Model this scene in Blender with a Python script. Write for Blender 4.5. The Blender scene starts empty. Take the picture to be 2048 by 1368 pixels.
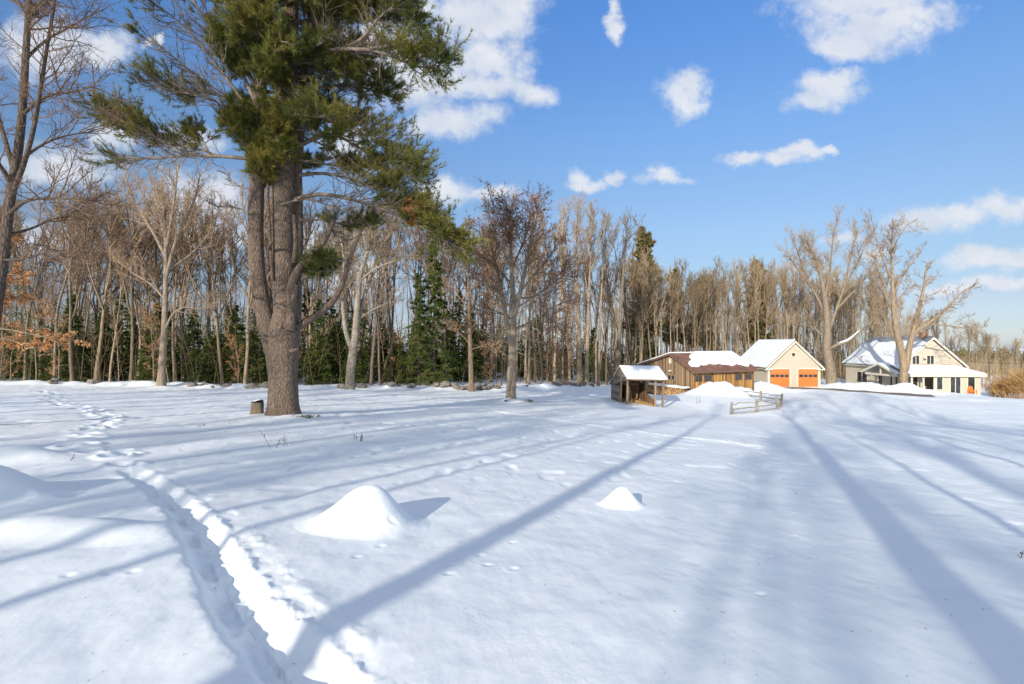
import bpy, math, random
import numpy as np
from mathutils import Vector
R = math.radians
sc = bpy.context.scene
# ------------------------------------------------------------ camera, world, sun, exposure
EYE = 1.72
cam_d = bpy.data.cameras.new('camera'); cam = bpy.data.objects.new('camera', cam_d)
sc.collection.objects.link(cam); sc.camera = cam
cam.location = (0, 0, EYE); cam.rotation_euler = (R(90), 0, 0)
cam_d.lens = 18; cam_d.sensor_width = 36; cam_d.clip_start = 0.1; cam_d.clip_end = 3000
sc.render.resolution_x = 1024; sc.render.resolution_y = 684
sc.view_settings.view_transform = 'Standard'; sc.view_settings.look = 'None'
sc.view_settings.exposure = 0.49; sc.view_settings.gamma = 1.0; sc.view_settings.use_curve_mapping = False
SUN_E = 20.0; AZ = 26.7            # light travels towards +Y turned AZ to the right
SUN_STR = 3.75; SKY_STR = 0.15
sun_d = bpy.data.lights.new('sun', 'SUN'); sun = bpy.data.objects.new('sun', sun_d)
sc.collection.objects.link(sun)
ldir = Vector((math.sin(R(AZ))*math.cos(R(SUN_E)), math.cos(R(AZ))*math.cos(R(SUN_E)), -math.sin(R(SUN_E))))
sun.rotation_euler = ldir.to_track_quat('-Z', 'Y').to_euler(); sun.location = (-20, -30, 30)
sun_d.energy = SUN_STR; sun_d.angle = R(0.6); sun_d.color = (1.0, 0.90, 0.76)

def px(x, y): return ((x-1024)/1024.0, (684-y)/1024.0)   # photograph pixel -> tangents of the view direction

world = bpy.data.worlds.new('World'); sc.world = world; world.use_nodes = True
nt = world.node_tree; N = nt.nodes; Lk = nt.links; N.clear()
def nd(t, **k):
    n = N.new(t)
    for a, b in k.items(): setattr(n, a, b)
    return n
def math_n(op, a, b=None, c=None, clamp=False):
    n = nd('ShaderNodeMath', operation=op); n.use_clamp = clamp
    for i, v in enumerate((a, b, c)):
        if v is None: continue
        if isinstance(v, (int, float)): n.inputs[i].default_value = v
        else: Lk.new(v, n.inputs[i])
    return n.outputs[0]
sky = nd('ShaderNodeTexSky', sky_type='NISHITA'); sky.sun_disc = False
sky.sun_elevation = R(SUN_E); sky.sun_rotation = math.atan2(-ldir.x, -ldir.y)
sky.air_density = 1.0; sky.dust_density = 0.2; sky.ozone_density = 3.0; sky.altitude = 100
tc = nd('ShaderNodeTexCoord'); sep = nd('ShaderNodeSeparateXYZ'); Lk.new(tc.outputs['Generated'], sep.inputs[0])
yy = math_n('MAXIMUM', sep.outputs[1], 0.05)
uu = math_n('DIVIDE', sep.outputs[0], yy); vv = math_n('DIVIDE', sep.outputs[2], yy)
comb = nd('ShaderNodeCombineXYZ'); Lk.new(uu, comb.inputs[0]); Lk.new(vv, comb.inputs[1])
n1 = nd('ShaderNodeTexNoise'); n1.inputs['Scale'].default_value = 9; n1.inputs['Detail'].default_value = 6; n1.inputs['Roughness'].default_value = .6
Lk.new(comb.outputs[0], n1.inputs['Vector'])
wa = nd('ShaderNodeVectorMath', operation='SUBTRACT'); Lk.new(n1.outputs['Color'], wa.inputs[0]); wa.inputs[1].default_value = (.5, .5, .5)
wb = nd('ShaderNodeVectorMath', operation='MULTIPLY'); Lk.new(wa.outputs[0], wb.inputs[0]); wb.inputs[1].default_value = (.12, .085, 0)
wc = nd('ShaderNodeVectorMath', operation='ADD'); Lk.new(wb.outputs[0], wc.inputs[0]); Lk.new(comb.outputs[0], wc.inputs[1])
CL = [(960, 40, 105, 62), (985, 120, 70, 60), (850, 150, 110, 62), (1065, 188, 58, 26), (905, 238, 92, 32), (1000, 0, 90, 60), (760, 110, 95, 95), (950, 175, 120, 26), (850, 20, 34, 26),
      (1222, 25, 16, 30), (1236, 62, 18, 24), (1368, 190, 44, 38), (1395, 165, 34, 28), (1385, 215, 34, 22), (1655, 178, 72, 30), (1625, 205, 48, 22), (1690, 155, 36, 18),
      (1745, 50, 120, 52), (1700, 88, 70, 30), (1730, 5, 140, 36), (1830, 30, 80, 26), (1156, 348, 26, 17), (1175, 364, 38, 12), (1322, 347, 34, 22), (1330, 358, 46, 14), (1230, 357, 18, 12),
      (1495, 318, 36, 14), (1560, 318, 52, 14), (1590, 305, 44, 12), (1645, 303, 24, 10), (1870, 442, 92, 26), (1930, 430, 80, 22), (2000, 412, 80, 22), (1960, 515, 96, 22), (2060, 508, 80, 18), (2000, 562, 90, 14), (1900, 575, 60, 9),
      (985, 388, 60, 20), (890, 378, 66, 26), (1745, 508, 40, 14), (1685, 475, 36, 14), (372, 275, 60, 24), (225, 265, 58, 34), (205, 100, 62, 34), (90, 90, 100, 60), (390, 390, 90, 50), (120, 330, 120, 40), (700, 300, 50, 50), (420, 470, 110, 40), (300, 85, 14, 12),
      (640, 480, 110, 40), (720, 560, 70, 30), (60, 480, 110, 30)]
acc = None
for (cx, cy, rx, ry) in CL:
    u0, v0 = px(cx, cy); sx, sy = 1024.0/rx, 1024.0/ry
    m = nd('ShaderNodeVectorMath', operation='MULTIPLY_ADD'); Lk.new(wc.outputs[0], m.inputs[0])
    m.inputs[1].default_value = (sx, sy, 0); m.inputs[2].default_value = (-u0*sx, -v0*sy, 0)
    l = nd('ShaderNodeVectorMath', operation='LENGTH'); Lk.new(m.outputs[0], l.inputs[0])
    acc = l.outputs['Value'] if acc is None else math_n('SMOOTH_MIN', acc, l.outputs['Value'], 0.25)
n2 = nd('ShaderNodeTexNoise'); n2.inputs['Scale'].default_value = 15; n2.inputs['Detail'].default_value = 9; n2.inputs['Roughness'].default_value = .66
Lk.new(comb.outputs[0], n2.inputs['Vector'])
dens = math_n('ADD', math_n('SUBTRACT', 1.16, acc), math_n('MULTIPLY', math_n('SUBTRACT', n2.outputs[0], .5), 2.3))
al = nd('ShaderNodeMapRange', interpolation_type='SMOOTHSTEP'); Lk.new(dens, al.inputs[0])
al.inputs[1].default_value = -0.30; al.inputs[2].default_value = 0.85; al.inputs[4].default_value = 0.90
front = nd('ShaderNodeMapRange'); Lk.new(sep.outputs[1], front.inputs[0]); front.inputs[1].default_value = .15; front.inputs[2].default_value = .3
nb = nd('ShaderNodeTexNoise'); nb.inputs['Scale'].default_value = 2.6; nb.inputs['Detail'].default_value = 6; Lk.new(tc.outputs['Generated'], nb.inputs['Vector'])  # unseen clouds behind and overhead, added to make the skylight less blue
ab = nd('ShaderNodeMapRange', interpolation_type='SMOOTHSTEP'); Lk.new(nb.outputs[0], ab.inputs[0]); ab.inputs[1].default_value = .40; ab.inputs[2].default_value = .56; ab.inputs[4].default_value = .9
hi_ = nd('ShaderNodeMapRange', interpolation_type='SMOOTHSTEP'); Lk.new(vv, hi_.inputs[0]); hi_.inputs[1].default_value = .85; hi_.inputs[2].default_value = 1.3
away = math_n('MAXIMUM', math_n('SUBTRACT', 1.0, front.outputs[0]), hi_.outputs[0])
alpha = math_n('MAXIMUM', math_n('MULTIPLY', al.outputs[0], front.outputs[0]), math_n('MULTIPLY', ab.outputs[0], away))
# cloud body: the sky colour lifted to white, with grey cloud shade painted in by noise
n3 = nd('ShaderNodeTexNoise'); n3.inputs['Scale'].default_value = 12; n3.inputs['Detail'].default_value = 5; Lk.new(wc.outputs[0], n3.inputs['Vector'])
cr = nd('ShaderNodeMix', data_type='RGBA'); Lk.new(n3.outputs[0], cr.inputs[0])
CB = 1.0/SKY_STR/1.36
cr.inputs[6].default_value = (.52*CB, .60*CB, .74*CB, 1); cr.inputs[7].default_value = (.98*CB, .97*CB, .96*CB, 1)
hs = nd('ShaderNodeHueSaturation'); hs.inputs['Saturation'].default_value = 1.15; Lk.new(sky.outputs[0], hs.inputs['Color'])
tint = nd('ShaderNodeMix', data_type='RGBA', blend_type='MULTIPLY'); tint.inputs[0].default_value = 1; Lk.new(hs.outputs[0], tint.inputs[6]); tint.inputs[7].default_value = (.82, .96, 1.12, 1)
zr_ = nd('ShaderNodeValToRGB'); Lk.new(sep.outputs[2], zr_.inputs[0]); el = zr_.color_ramp.elements
ST = [(0, (.45, .45, .62)), (.03, (.48, .43, .52)), (.07, (.58, .43, .44)), (.12, (.70, .51, .44)), (.2, (1.0, .66, .53)), (.27, (1.12, .75, .60)), (.37, (1.24, .88, .74)), (.55, (1.10, .98, .96))]
while len(el) < len(ST): el.new(.5)
for e_, (p_, c_) in zip(el, ST): e_.position = p_; e_.color = (*c_, 1)
clear = nd('ShaderNodeMix', data_type='RGBA', blend_type='MULTIPLY'); clear.inputs[0].default_value = 1; Lk.new(tint.outputs[2], clear.inputs[6]); Lk.new(zr_.outputs[0], clear.inputs[7])
mx = nd('ShaderNodeMix', data_type='RGBA'); Lk.new(alpha, mx.inputs[0]); Lk.new(clear.outputs[2], mx.inputs[6]); Lk.new(cr.outputs[2], mx.inputs[7])
bg = nd('ShaderNodeBackground'); bg.inputs[1].default_value = SKY_STR; Lk.new(mx.outputs[2], bg.inputs[0])
wo = nd('ShaderNodeOutputWorld'); Lk.new(bg.outputs[0], wo.inputs[0])

# ------------------------------------------------------------ materials
def material(name, build):
    m = bpy.data.materials.new(name); m.use_nodes = True
    t = m.node_tree; b = t.nodes['Principled BSDF']
    build(t, b); return m
class NT:
    def __init__(s, t): s.t = t
    def n(s, ty, ins=None, **k):
        n = s.t.nodes.new(ty)
        for a, b in k.items(): setattr(n, a, b)
        for i, v in (ins or {}).items():
            if hasattr(v, 'is_linked') or hasattr(v, 'links'): s.t.links.new(v, n.inputs[i])
            else: n.inputs[i].default_value = v
        return n
    def coord(s, kind='Object', scale=(1, 1, 1)):
        c = s.n('ShaderNodeTexCoord')
        return s.n('ShaderNodeMapping', {'Vector': c.outputs[kind], 'Scale': scale}).outputs[0]
    def pos(s, scale=(1, 1, 1)):
        c = s.n('ShaderNodeNewGeometry')
        return s.n('ShaderNodeMapping', {'Vector': c.outputs['Position'], 'Scale': scale}).outputs[0]
    def noise(s, v, scale, detail=4, rough=.55):
        return s.n('ShaderNodeTexNoise', {'Vector': v, 'Scale': scale, 'Detail': detail, 'Roughness': rough}).outputs[0]
    def ramp(s, f, stops):
        r = s.n('ShaderNodeValToRGB', {0: f}); e = r.color_ramp.elements
        while len(e) < len(stops): e.new(.5)
        for q, (p, c) in zip(e, stops): q.position = p; q.color = (*c, 1)
        return r.outputs[0]
    def mix(s, f, a, b, mode='MIX'):
        n = s.n('ShaderNodeMix', data_type='RGBA', blend_type=mode)
        for i, v in ((0, f), (6, a), (7, b)):
            if isinstance(v, tuple): n.inputs[i].default_value = (*v, 1) if len(v) == 3 else v
            elif isinstance(v, (int, float)): n.inputs[i].default_value = v
            else: s.t.links.new(v, n.inputs[i])
        return n.outputs[2]
    def m(s, op, a, b=0.0):
        n = s.n('ShaderNodeMath', operation=op)
        for i, v in ((0, a), (1, b)):
            if isinstance(v, (int, float)): n.inputs[i].default_value = v
            else: s.t.links.new(v, n.inputs[i])
        return n.outputs[0]
    def bump(s, b, h, strength, dist):
        n = s.n('ShaderNodeBump', {'Height': h, 'Strength': strength, 'Distance': dist}); s.t.links.new(n.outputs[0], b.inputs['Normal'])
    def col(s, b, c): s.t.links.new(c, b.inputs['Base Color'])

def snow_build(t, b):
    s = NT(t); p = s.pos()
    b.inputs['Roughness'].default_value = .72; b.inputs['Specular IOR Level'].default_value = .25
    a = s.noise(p, 1.3, 5); s.col(b, s.ramp(a, [(.3, (.785, .85, .885)), (.7, (.85, .895, .91))]))
    h1 = s.noise(s.pos((1.6, 1.0, 2)), 3.0, 3, .5); h2 = s.noise(p, 55, 3, .6); h3 = s.noise(s.pos((1, .6, 1)), 9, 4, .6)
    crust = s.ramp(s.noise(p, .55, 4, .6), [(.42, (.12, .12, .12)), (.6, (1, 1, 1))])
    h = s.m('ADD', s.m('MULTIPLY', h1, .6), s.m('MULTIPLY', crust, s.m('ADD', s.m('MULTIPLY', h3, .26), s.m('MULTIPLY', h2, .05))))
    t.links.new(s.n('ShaderNodeMapRange', {0: crust, 3: .8, 4: .5}).outputs[0], b.inputs['Roughness'])
    s.bump(b, h, .5, .05)
SNOW = material('snow', snow_build)

def bark(name, lo, hi, scale=9.0, ridged=True, dist=.03, rnd=.35, moss=None):
    def f(t, b):
        s = NT(t); b.inputs['Roughness'].default_value = .92; b.inputs['Specular IOR Level'].default_value = .15
        p = s.coord('Object', (1, 1, .22)); 
        n = s.noise(p, scale, 6, .65); v = s.n('ShaderNodeTexVoronoi', {'Vector': p, 'Scale': scale*1.5}, feature='DISTANCE_TO_EDGE').outputs[0]
        vr = s.ramp(v, [(0, (0, 0, 0)), (.18, (1, 1, 1))])
        c = s.ramp(n, [(.3, lo), (.72, hi)])
        if ridged: c = s.mix(.55, c, s.mix(vr, tuple(x*.4 for x in lo), hi), 'MIX')
        if moss: c = s.mix(s.ramp(s.noise(s.coord('Object'), 1.6, 5), [(.52, (0, 0, 0)), (.66, (.8, .8, .8))]), c, moss)
        oi = s.n('ShaderNodeObjectInfo').outputs['Random']
        k = s.n('ShaderNodeMapRange', {0: oi, 3: 1-rnd, 4: 1+rnd}).outputs[0]
        cc = s.n('ShaderNodeVectorMath', operation='SCALE'); t.links.new(c, cc.inputs[0]); t.links.new(k, cc.inputs['Scale'])
        s.col(b, cc.outputs[0])
        s.bump(b, s.m('ADD', s.m('MULTIPLY', v, 1.0 if ridged else .3), s.m('MULTIPLY', n, .6)), .9, dist)
    return material(name, f)
PINE_BARK = bark('pine_bark', (.058, .043, .034), (.26, .20, .155), 17, True, .05, .0)
PINE_LIMB = bark('pine_limb_bark', (.10, .08, .065), (.36, .30, .24), 5, False, .02, .1)
GREY_BARK = bark('grey_bark', (.12, .095, .07), (.36, .295, .22), 10, False)
TAN_BARK = bark('tan_bark', (.15, .115, .078), (.42, .33, .225), 9, False)
DARK_BARK = bark('dark_bark', (.06, .048, .04), (.19, .15, .12), 11, True)
LICHEN_BARK = bark('lichen_bark', (.16, .13, .10), (.40, .34, .27), 8, True, .04, .1, (.36, .38, .32))
TWIG = bark('twig_bark', (.18, .125, .08), (.38, .28, .185), 6, False, .01)
TWIG_RED = bark('reddish_twig_bark', (.14, .09, .06), (.30, .20, .135), 6, False, .01)
TWIG_PALE = bark('pale_twig_bark', (.22, .165, .105), (.42, .33, .22), 6, False, .01)

def leafmat(name, cols, transl=.25, scale=.9):
    def f(t, b):
        s = NT(t); b.inputs['Roughness'].default_value = .6; b.inputs['Specular IOR Level'].default_value = .3
        n = s.noise(s.pos(), scale, 3, .6); n2 = s.noise(s.pos(), scale*9, 2, .6)
        c = s.ramp(s.m('ADD', s.m('MULTIPLY', n, .6), s.m('MULTIPLY', n2, .4)), [(.34+.3*i/(len(cols)-1), c) for i, c in enumerate(cols)])
        s.col(b, c)
        tr = s.n('ShaderNodeBsdfTranslucent'); t.links.new(c, tr.inputs[0])
        ms = s.n('ShaderNodeMixShader', {0: transl}); t.links.new(b.outputs[0], ms.inputs[1]); t.links.new(tr.outputs[0], ms.inputs[2])
        t.links.new(ms.outputs[0], t.nodes['Material Output'].inputs[0])
    return material(name, f)
NEEDLE = leafmat('pine_needles', [(.065, .09, .02), (.13, .145, .028), (.30, .25, .05)], .3, .7)
NEEDLE_ORANGE = leafmat('dead_orange_needles', [(.35, .12, .03), (.55, .22, .06)], .3, 2)
HEMLOCK = leafmat('hemlock_needles', [(.045, .078, .016), (.085, .125, .025), (.15, .175, .04)], .3, .5)
FARPINE = leafmat('far_pine_needles', [(.12, .125, .045), (.21, .18, .07), (.33, .25, .10)], .2, .5)
RUSSET = leafmat('russet_leaves', [(.20, .085, .045), (.34, .15, .065), (.42, .23, .11)], .3, 1)
BEECH = leafmat('beech_leaves', [(.42, .17, .06), (.60, .30, .12), (.66, .42, .22)], .35, 1.5)
BUSHM = leafmat('amber_shrub_stems', [(.30, .17, .07), (.50, .31, .13), (.60, .42, .2)], .1, 1)

def plain(name, c, rough=.6, metal=0.0, var=.12, scale=3.0, bump=None):
    def f(t, b):
        s = NT(t); b.inputs['Roughness'].default_value = rough; b.inputs['Metallic'].default_value = metal
        n = s.noise(s.coord(), scale, 5)
        s.col(b, s.ramp(n, [(.3, tuple(x*(1-var) for x in c)), (.7, tuple(min(1, x*(1+var)) for x in c))]))
        if bump: s.bump(b, s.noise(s.coord(), bump[0], 4), bump[1], bump[2])
    return material(name, f)
def boards(name, lo, hi, width=.2, axis=0, rough=.85, horiz=False, streak=True, gap=.06, topdark=None):
    def f(t, b):
        s = NT(t); b.inputs['Roughness'].default_value = rough; b.inputs['Specular IOR Level'].default_value = .2
        c = s.n('ShaderNodeTexCoord').outputs['Object']; sp = s.n('ShaderNodeSeparateXYZ', {0: c})
        co = sp.outputs[2] if horiz else s.m('ADD', sp.outputs[0], sp.outputs[1])
        q = s.m('DIVIDE', co, width); fl = s.m('FLOOR', q); fr = s.m('FRACT', q)
        wn = s.n('ShaderNodeTexWhiteNoise', {'W': fl}, noise_dimensions='1D').outputs['Value']
        st = s.noise(s.coord('Object', (1, 1, 12) if horiz else (9, 9, .8)), 2.2, 5, .65)
        v = s.m('ADD', s.m('MULTIPLY', wn, .45), s.m('MULTIPLY', st, .55)) if streak else s.m('ADD', s.m('MULTIPLY', wn, .12), s.m('MULTIPLY', st, .5))
        cc = s.ramp(v, [(.25, lo), (.7, hi)])
        g = s.m('GREATER_THAN', s.m('ABSOLUTE', s.m('SUBTRACT', fr, .5)), .5-gap)
        cc = s.mix(s.m('MULTIPLY', g, .75 if streak else .22), cc, tuple(x*.25 for x in lo))
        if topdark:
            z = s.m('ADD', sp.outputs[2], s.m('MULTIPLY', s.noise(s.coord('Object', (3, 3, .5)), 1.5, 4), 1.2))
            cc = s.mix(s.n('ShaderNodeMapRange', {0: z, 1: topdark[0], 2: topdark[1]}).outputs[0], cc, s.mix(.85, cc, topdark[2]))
        s.col(b, cc)
        s.bump(b, s.m('ADD', s.m('MULTIPLY', g, -1), st), .6, .015)
    return material(name, f)
CLAP = boards('cream_clapboard', (.53, .48, .385), (.61, .56, .455), .11, horiz=True, streak=False, gap=.07)
CREAM = plain('cream_trim_paint', (.66, .615, .51), .5, var=.05)
BROWNTRIM = plain('brown_trim', (.16, .10, .07), .6)
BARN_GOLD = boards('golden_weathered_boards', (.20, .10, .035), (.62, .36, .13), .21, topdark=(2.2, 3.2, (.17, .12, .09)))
BARN_GREY = boards('grey_brown_weathered_boards', (.11, .075, .05), (.36, .25, .15), .21)
SHED_GREY = boards('silvery_weathered_boards', (.13, .11, .095), (.30, .26, .225), .16, horiz=True)
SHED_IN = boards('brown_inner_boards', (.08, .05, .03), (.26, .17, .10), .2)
POSTW = boards('weathered_post_wood', (.20, .145, .10), (.42, .32, .23), .07)
RAILW = plain('grey_rail_wood', (.27, .235, .19), .9, var=.35, scale=5, bump=(12, .8, .02))
RUST = plain('rusty_metal_roofing', (.19, .095, .062), .55, var=.45, scale=1.2)
GREYROOF = plain('grey_metal_roofing', (.25, .27, .30), .45, var=.2)
ORANGE = plain('orange_door_paint', (.62, .19, .045), .45, var=.05)
GROOVE = plain('door_groove_paint', (.45, .12, .03), .5)
def glass_b(t, b):
    s = NT(t); b.inputs['Roughness'].default_value = .06; b.inputs['Specular IOR Level'].default_value = .8
    s.col(b, s.ramp(s.noise(s.coord(), 2.5, 2), [(.35, (.012, .014, .016)), (.7, (.05, .055, .06))]))
GLASS = material('dark_window_glass', glass_b)
DARK = plain('dark_wood', (.03, .024, .02), .9)  # one near-black tone for entry posts, front door and vent louvres
BRICK = plain('chimney_brick', (.27, .15, .11), .9, var=.3, scale=8)
ROAD = plain('bare_gravel_drive', (.19, .15, .12), .95, var=.4, scale=2, bump=(9, .7, .05))
STONE = plain('lichen_stone', (.20, .18, .155), .9, var=.45, scale=4, bump=(5, .9, .05))
CUTW = plain('cut_firewood_ends', (.62, .38, .16), .8, var=.45, scale=9)
FIRESIDE = plain('firewood_bark', (.20, .13, .08), .9, var=.3)
METAL = plain('grey_metal', (.22, .22, .22), .4, .6)
STUMPTOP = plain('stump_wood', (.30, .20, .12), .9, var=.4, scale=12)
WEED = plain('dry_weed_stalk', (.16, .10, .06), .9)
HAY = plain('straw_litter', (.50, .32, .13), .95, var=.5, scale=6, bump=(14, 1, .05))
CHAIRO = plain('orange_chair_paint', (.80, .22, .04), .5)
WIRE = plain('black_cable', (.02, .02, .02), .6)

# ------------------------------------------------------------ mesh builder
class MB:
    def __init__(s): s.v = []; s.q = []; s.t = []; s.n = 0
    def add(s, v, q=None, t=None):
        v = np.asarray(v, dtype=np.float64).reshape(-1, 3)
        if q is not None and len(q): s.q.append(np.asarray(q, dtype=np.int64).reshape(-1, 4)+s.n)
        if t is not None and len(t): s.t.append(np.asarray(t, dtype=np.int64).reshape(-1, 3)+s.n)
        s.v.append(v); s.n += len(v)
    def box(s, x0, x1, y0, y1, z0, z1):
        v = [(x, y, z) for z in (z0, z1) for y in (y0, y1) for x in (x0, x1)]
        s.add(v, [(0, 2, 3, 1), (4, 5, 7, 6), (0, 1, 5, 4), (2, 6, 7, 3), (0, 4, 6, 2), (1, 3, 7, 5)])
    def prism(s, poly, d):      # polygon (list of 3d points, convex), extruded by vector d
        p = np.array(poly, float); d = np.array(d, float); n = len(p)
        t = [(0, i+1, i) for i in range(1, n-1)]+[(n, n+i, n+i+1) for i in range(1, n-1)]
        s.add(np.vstack([p, p+d]), [(i, (i+1) % n, n+(i+1) % n, n+i) for i in range(n)], t)
    def beam(s, a, b, w, h):
        a = np.array(a, float); b = np.array(b, float); d = b-a; L = np.linalg.norm(d); d /= L
        r = np.array((0, 0, 1.)) if abs(d[2]) < .9 else np.array((1., 0, 0))
        u = np.cross(d, r); u /= np.linalg.norm(u); v = np.cross(u, d)
        c = [u*w/2*i+v*h/2*j for i, j in ((-1, -1), (1, -1), (1, 1), (-1, 1))]
        s.prism([a+k for k in c], d*L)
    def build(s, name, mat, parent=None, smooth=False, link=True):
        me = bpy.data.meshes.new(name); V = np.vstack(s.v).astype(np.float32)
        me.vertices.add(len(V)); me.vertices.foreach_set('co', V.ravel())
        q = np.vstack(s.q) if s.q else np.zeros((0, 4), int); t = np.vstack(s.t) if s.t else np.zeros((0, 3), int)
        me.loops.add(q.size+t.size); me.loops.foreach_set('vertex_index', np.concatenate([q.ravel(), t.ravel()]).astype(np.int32))
        me.polygons.add(len(q)+len(t))
        st = np.concatenate([np.arange(len(q))*4, q.size+np.arange(len(t))*3]).astype(np.int32)
        me.polygons.foreach_set('loop_start', st)
        me.update(calc_edges=True); me.validate()
        me.polygons.foreach_set('use_smooth', np.full(len(me.polygons), smooth))
        me.materials.append(mat)
        o = bpy.data.objects.new(name, me); sc.collection.objects.link(o)
        if parent: o.parent = parent
        return o
def tag(o, label=None, cat=None, group=None, kind=None):
    if label: o['label'] = label
    if cat: o['category'] = cat
    if group: o['group'] = group
    if kind: o['kind'] = kind
    return o
def empty(name, loc, rz=0.0, label=None, cat=None, group=None):
    o = bpy.data.objects.new(name, None); sc.collection.objects.link(o); o.location = loc; o.rotation_euler = (0, 0, rz); o.empty_display_size = .3
    return tag(o, label, cat, group)
def copy_tree(root, loc, rz, s, label, group):
    r = root.copy(); sc.collection.objects.link(r); r.location = loc; r.rotation_euler = (0, 0, rz); r.scale = s
    r['label'] = label; r['group'] = group
    for ch in root.children:
        c = ch.copy(); sc.collection.objects.link(c); c.parent = r
    return r
# branching, many branches at once
def unit(a): return a/np.maximum(np.linalg.norm(a, axis=-1, keepdims=True), 1e-9)
def walk(rng, P, D, L, k, wig, trop, tv=(0, 0, 1)):
    P = np.asarray(P, float); D = unit(np.asarray(D, float)); L = np.asarray(L, float)
    out = [P]; tv = np.array(tv, float)
    for i in range(k):
        D = unit(D+rng.normal(0, wig, D.shape)+tv*trop)
        P = P+D*(L/k)[:, None]; out.append(P)
    return np.stack(out, 1)
def tubes(mb, pts, r0, r1, sides, power=1.0, flute=0.0):
    n, k, _ = pts.shape; T = np.empty_like(pts)
    T[:, 1:-1] = pts[:, 2:]-pts[:, :-2]; T[:, 0] = pts[:, 1]-pts[:, 0]; T[:, -1] = pts[:, -1]-pts[:, -2]; T = unit(T)
    ref = np.where(np.abs(T[:, :1, 2:3]) > .8, np.array([1., .13, 0]), np.array([0.1, 0, 1.]))
    U = unit(np.cross(T, np.broadcast_to(ref, T.shape))); V = np.cross(T, U)
    if np.ndim(r0) == 2: rad = r0
    else:
        f = np.linspace(0, 1, k)[None, :]**power; rad = np.asarray(r0)[:, None]*(1-f)+np.asarray(r1)[:, None]*f
    a = np.arange(sides)*2*math.pi/sides
    rr = rad[:, :, None]*(1+flute*np.sin(a*3+.7)[None, None, :]+flute*.6*np.sin(a*5+np.arange(k)[:, None]*.15)[None])
    ring = pts[:, :, None, :]+rr[..., None]*(U[:, :, None, :]*np.cos(a)[None, None, :, None]+V[:, :, None, :]*np.sin(a)[None, None, :, None])
    idx = np.arange(n*k*sides).reshape(n, k, sides); nx = np.roll(idx, -1, 2)
    q = np.stack([idx[:, :-1], idx[:, 1:], nx[:, 1:], nx[:, :-1]], -1).reshape(-1, 4)
    mb.add(ring.reshape(-1, 3), q)
def spawn(rng, pts, K, t0, t1, ang, angj=.15, even=False):
    n, k, _ = pts.shape
    if even: t = (np.arange(K)[None, :]+rng.uniform(0, 1, (n, K)))/K*(t1-t0)+t0
    else: t = rng.uniform(t0, t1, (n, K))
    f = t*(k-1); i = np.minimum(f.astype(int), k-2); w = (f-i)[..., None]; r = np.arange(n)[:, None]
    P = pts[r, i]*(1-w)+pts[r, i+1]*w; T = unit(pts[r, i+1]-pts[r, i])
    rnd = unit(rng.normal(0, 1, T.shape)); S = unit(rnd-T*np.sum(rnd*T, -1, keepdims=True))
    A = (ang+rng.normal(0, angj, t.shape))[..., None]
    D = T*np.cos(A)+S*np.sin(A)
    return P.reshape(-1, 3), D.reshape(-1, 3), t.ravel(), np.repeat(np.arange(n), K)
def cards(mb, rng, P, size, aspect=.5, dirs=None):     # leaf quads
    n = len(P); a = unit(rng.normal(0, 1, (n, 3))) if dirs is None else unit(dirs+rng.normal(0, .35, (n, 3)))
    b = unit(np.cross(a, rng.normal(0, 1, (n, 3)))); s = (size*rng.uniform(.6, 1.3, n))[:, None]
    v = np.stack([P, P+a*s*.5+b*s*aspect*.5, P+a*s, P+a*s*.5-b*s*aspect*.5], 1)
    mb.add(v.reshape(-1, 3), np.arange(n*4).reshape(n, 4))
def tufts(mb, rng, P, D, k, length, width, spread=.7):   # needle tufts: k thin blades each
    n = len(P); Pp = np.repeat(P, k, 0); d = unit(np.repeat(D, k, 0)+rng.normal(0, spread, (n*k, 3)))
    b = unit(np.cross(d, rng.normal(0, 1, (n*k, 3)))); L = length*rng.uniform(.6, 1.2, n*k)[:, None]
    v = np.stack([Pp-b*width*.35, Pp+b*width*.35, Pp+d*L*.55+b*width*.5, Pp+d*L], 1)
    mb.add(v.reshape(-1, 3), np.arange(n*k*4).reshape(-1, 4))

# ------------------------------------------------------------ terrain
def W(x, y, d): return np.array([(x-1024)/1024*d, d, EYE+(684-y)/1024*d])
ctrl = [(100, 1368, 2.58), (1024, 1368, 2.58), (2000, 1368, 2.6), (100, 1100, 4.4), (100, 950, 7.6), (100, 870, 12), (100, 812, 20), (100, 783, 32), (100, 768, 40),
        (565, 835, 17), (560, 1100, 4.5), (560, 950, 8), (560, 780, 36), (1024, 1100, 4.8), (1024, 950, 8.5), (1024, 870, 15), (1022, 803, 31), (1024, 779, 44),
        (1500, 1100, 5.1), (1500, 950, 9.6), (1500, 870, 20), (1462, 831, 39), (1556, 820, 40), (1500, 800, 52), (1580, 774, 60.5),
        (2000, 1100, 5.3), (2000, 950, 10.6), (2000, 870, 20), (1870, 826, 36), (2040, 812, 42), (1700, 790, 49), (1870, 802, 47.5), (1700, 780, 57), (1870, 789.5, 54), (2048, 797, 50),
        (1270, 813, 37), (1310, 813, 38), (1340, 792, 47), (1400, 786, 50), (1345, 791, 51), (1318, 789, 55), (1180, 776, 50), (1480, 780, 58), (1240, 778, 60), (1300, 778, 70), (1500, 766, 75), (1800, 772, 75), (1950, 786, 66), (1800, 783, 60), (1980, 800, 58)]
CP = [W(*c) for c in ctrl]
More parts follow.
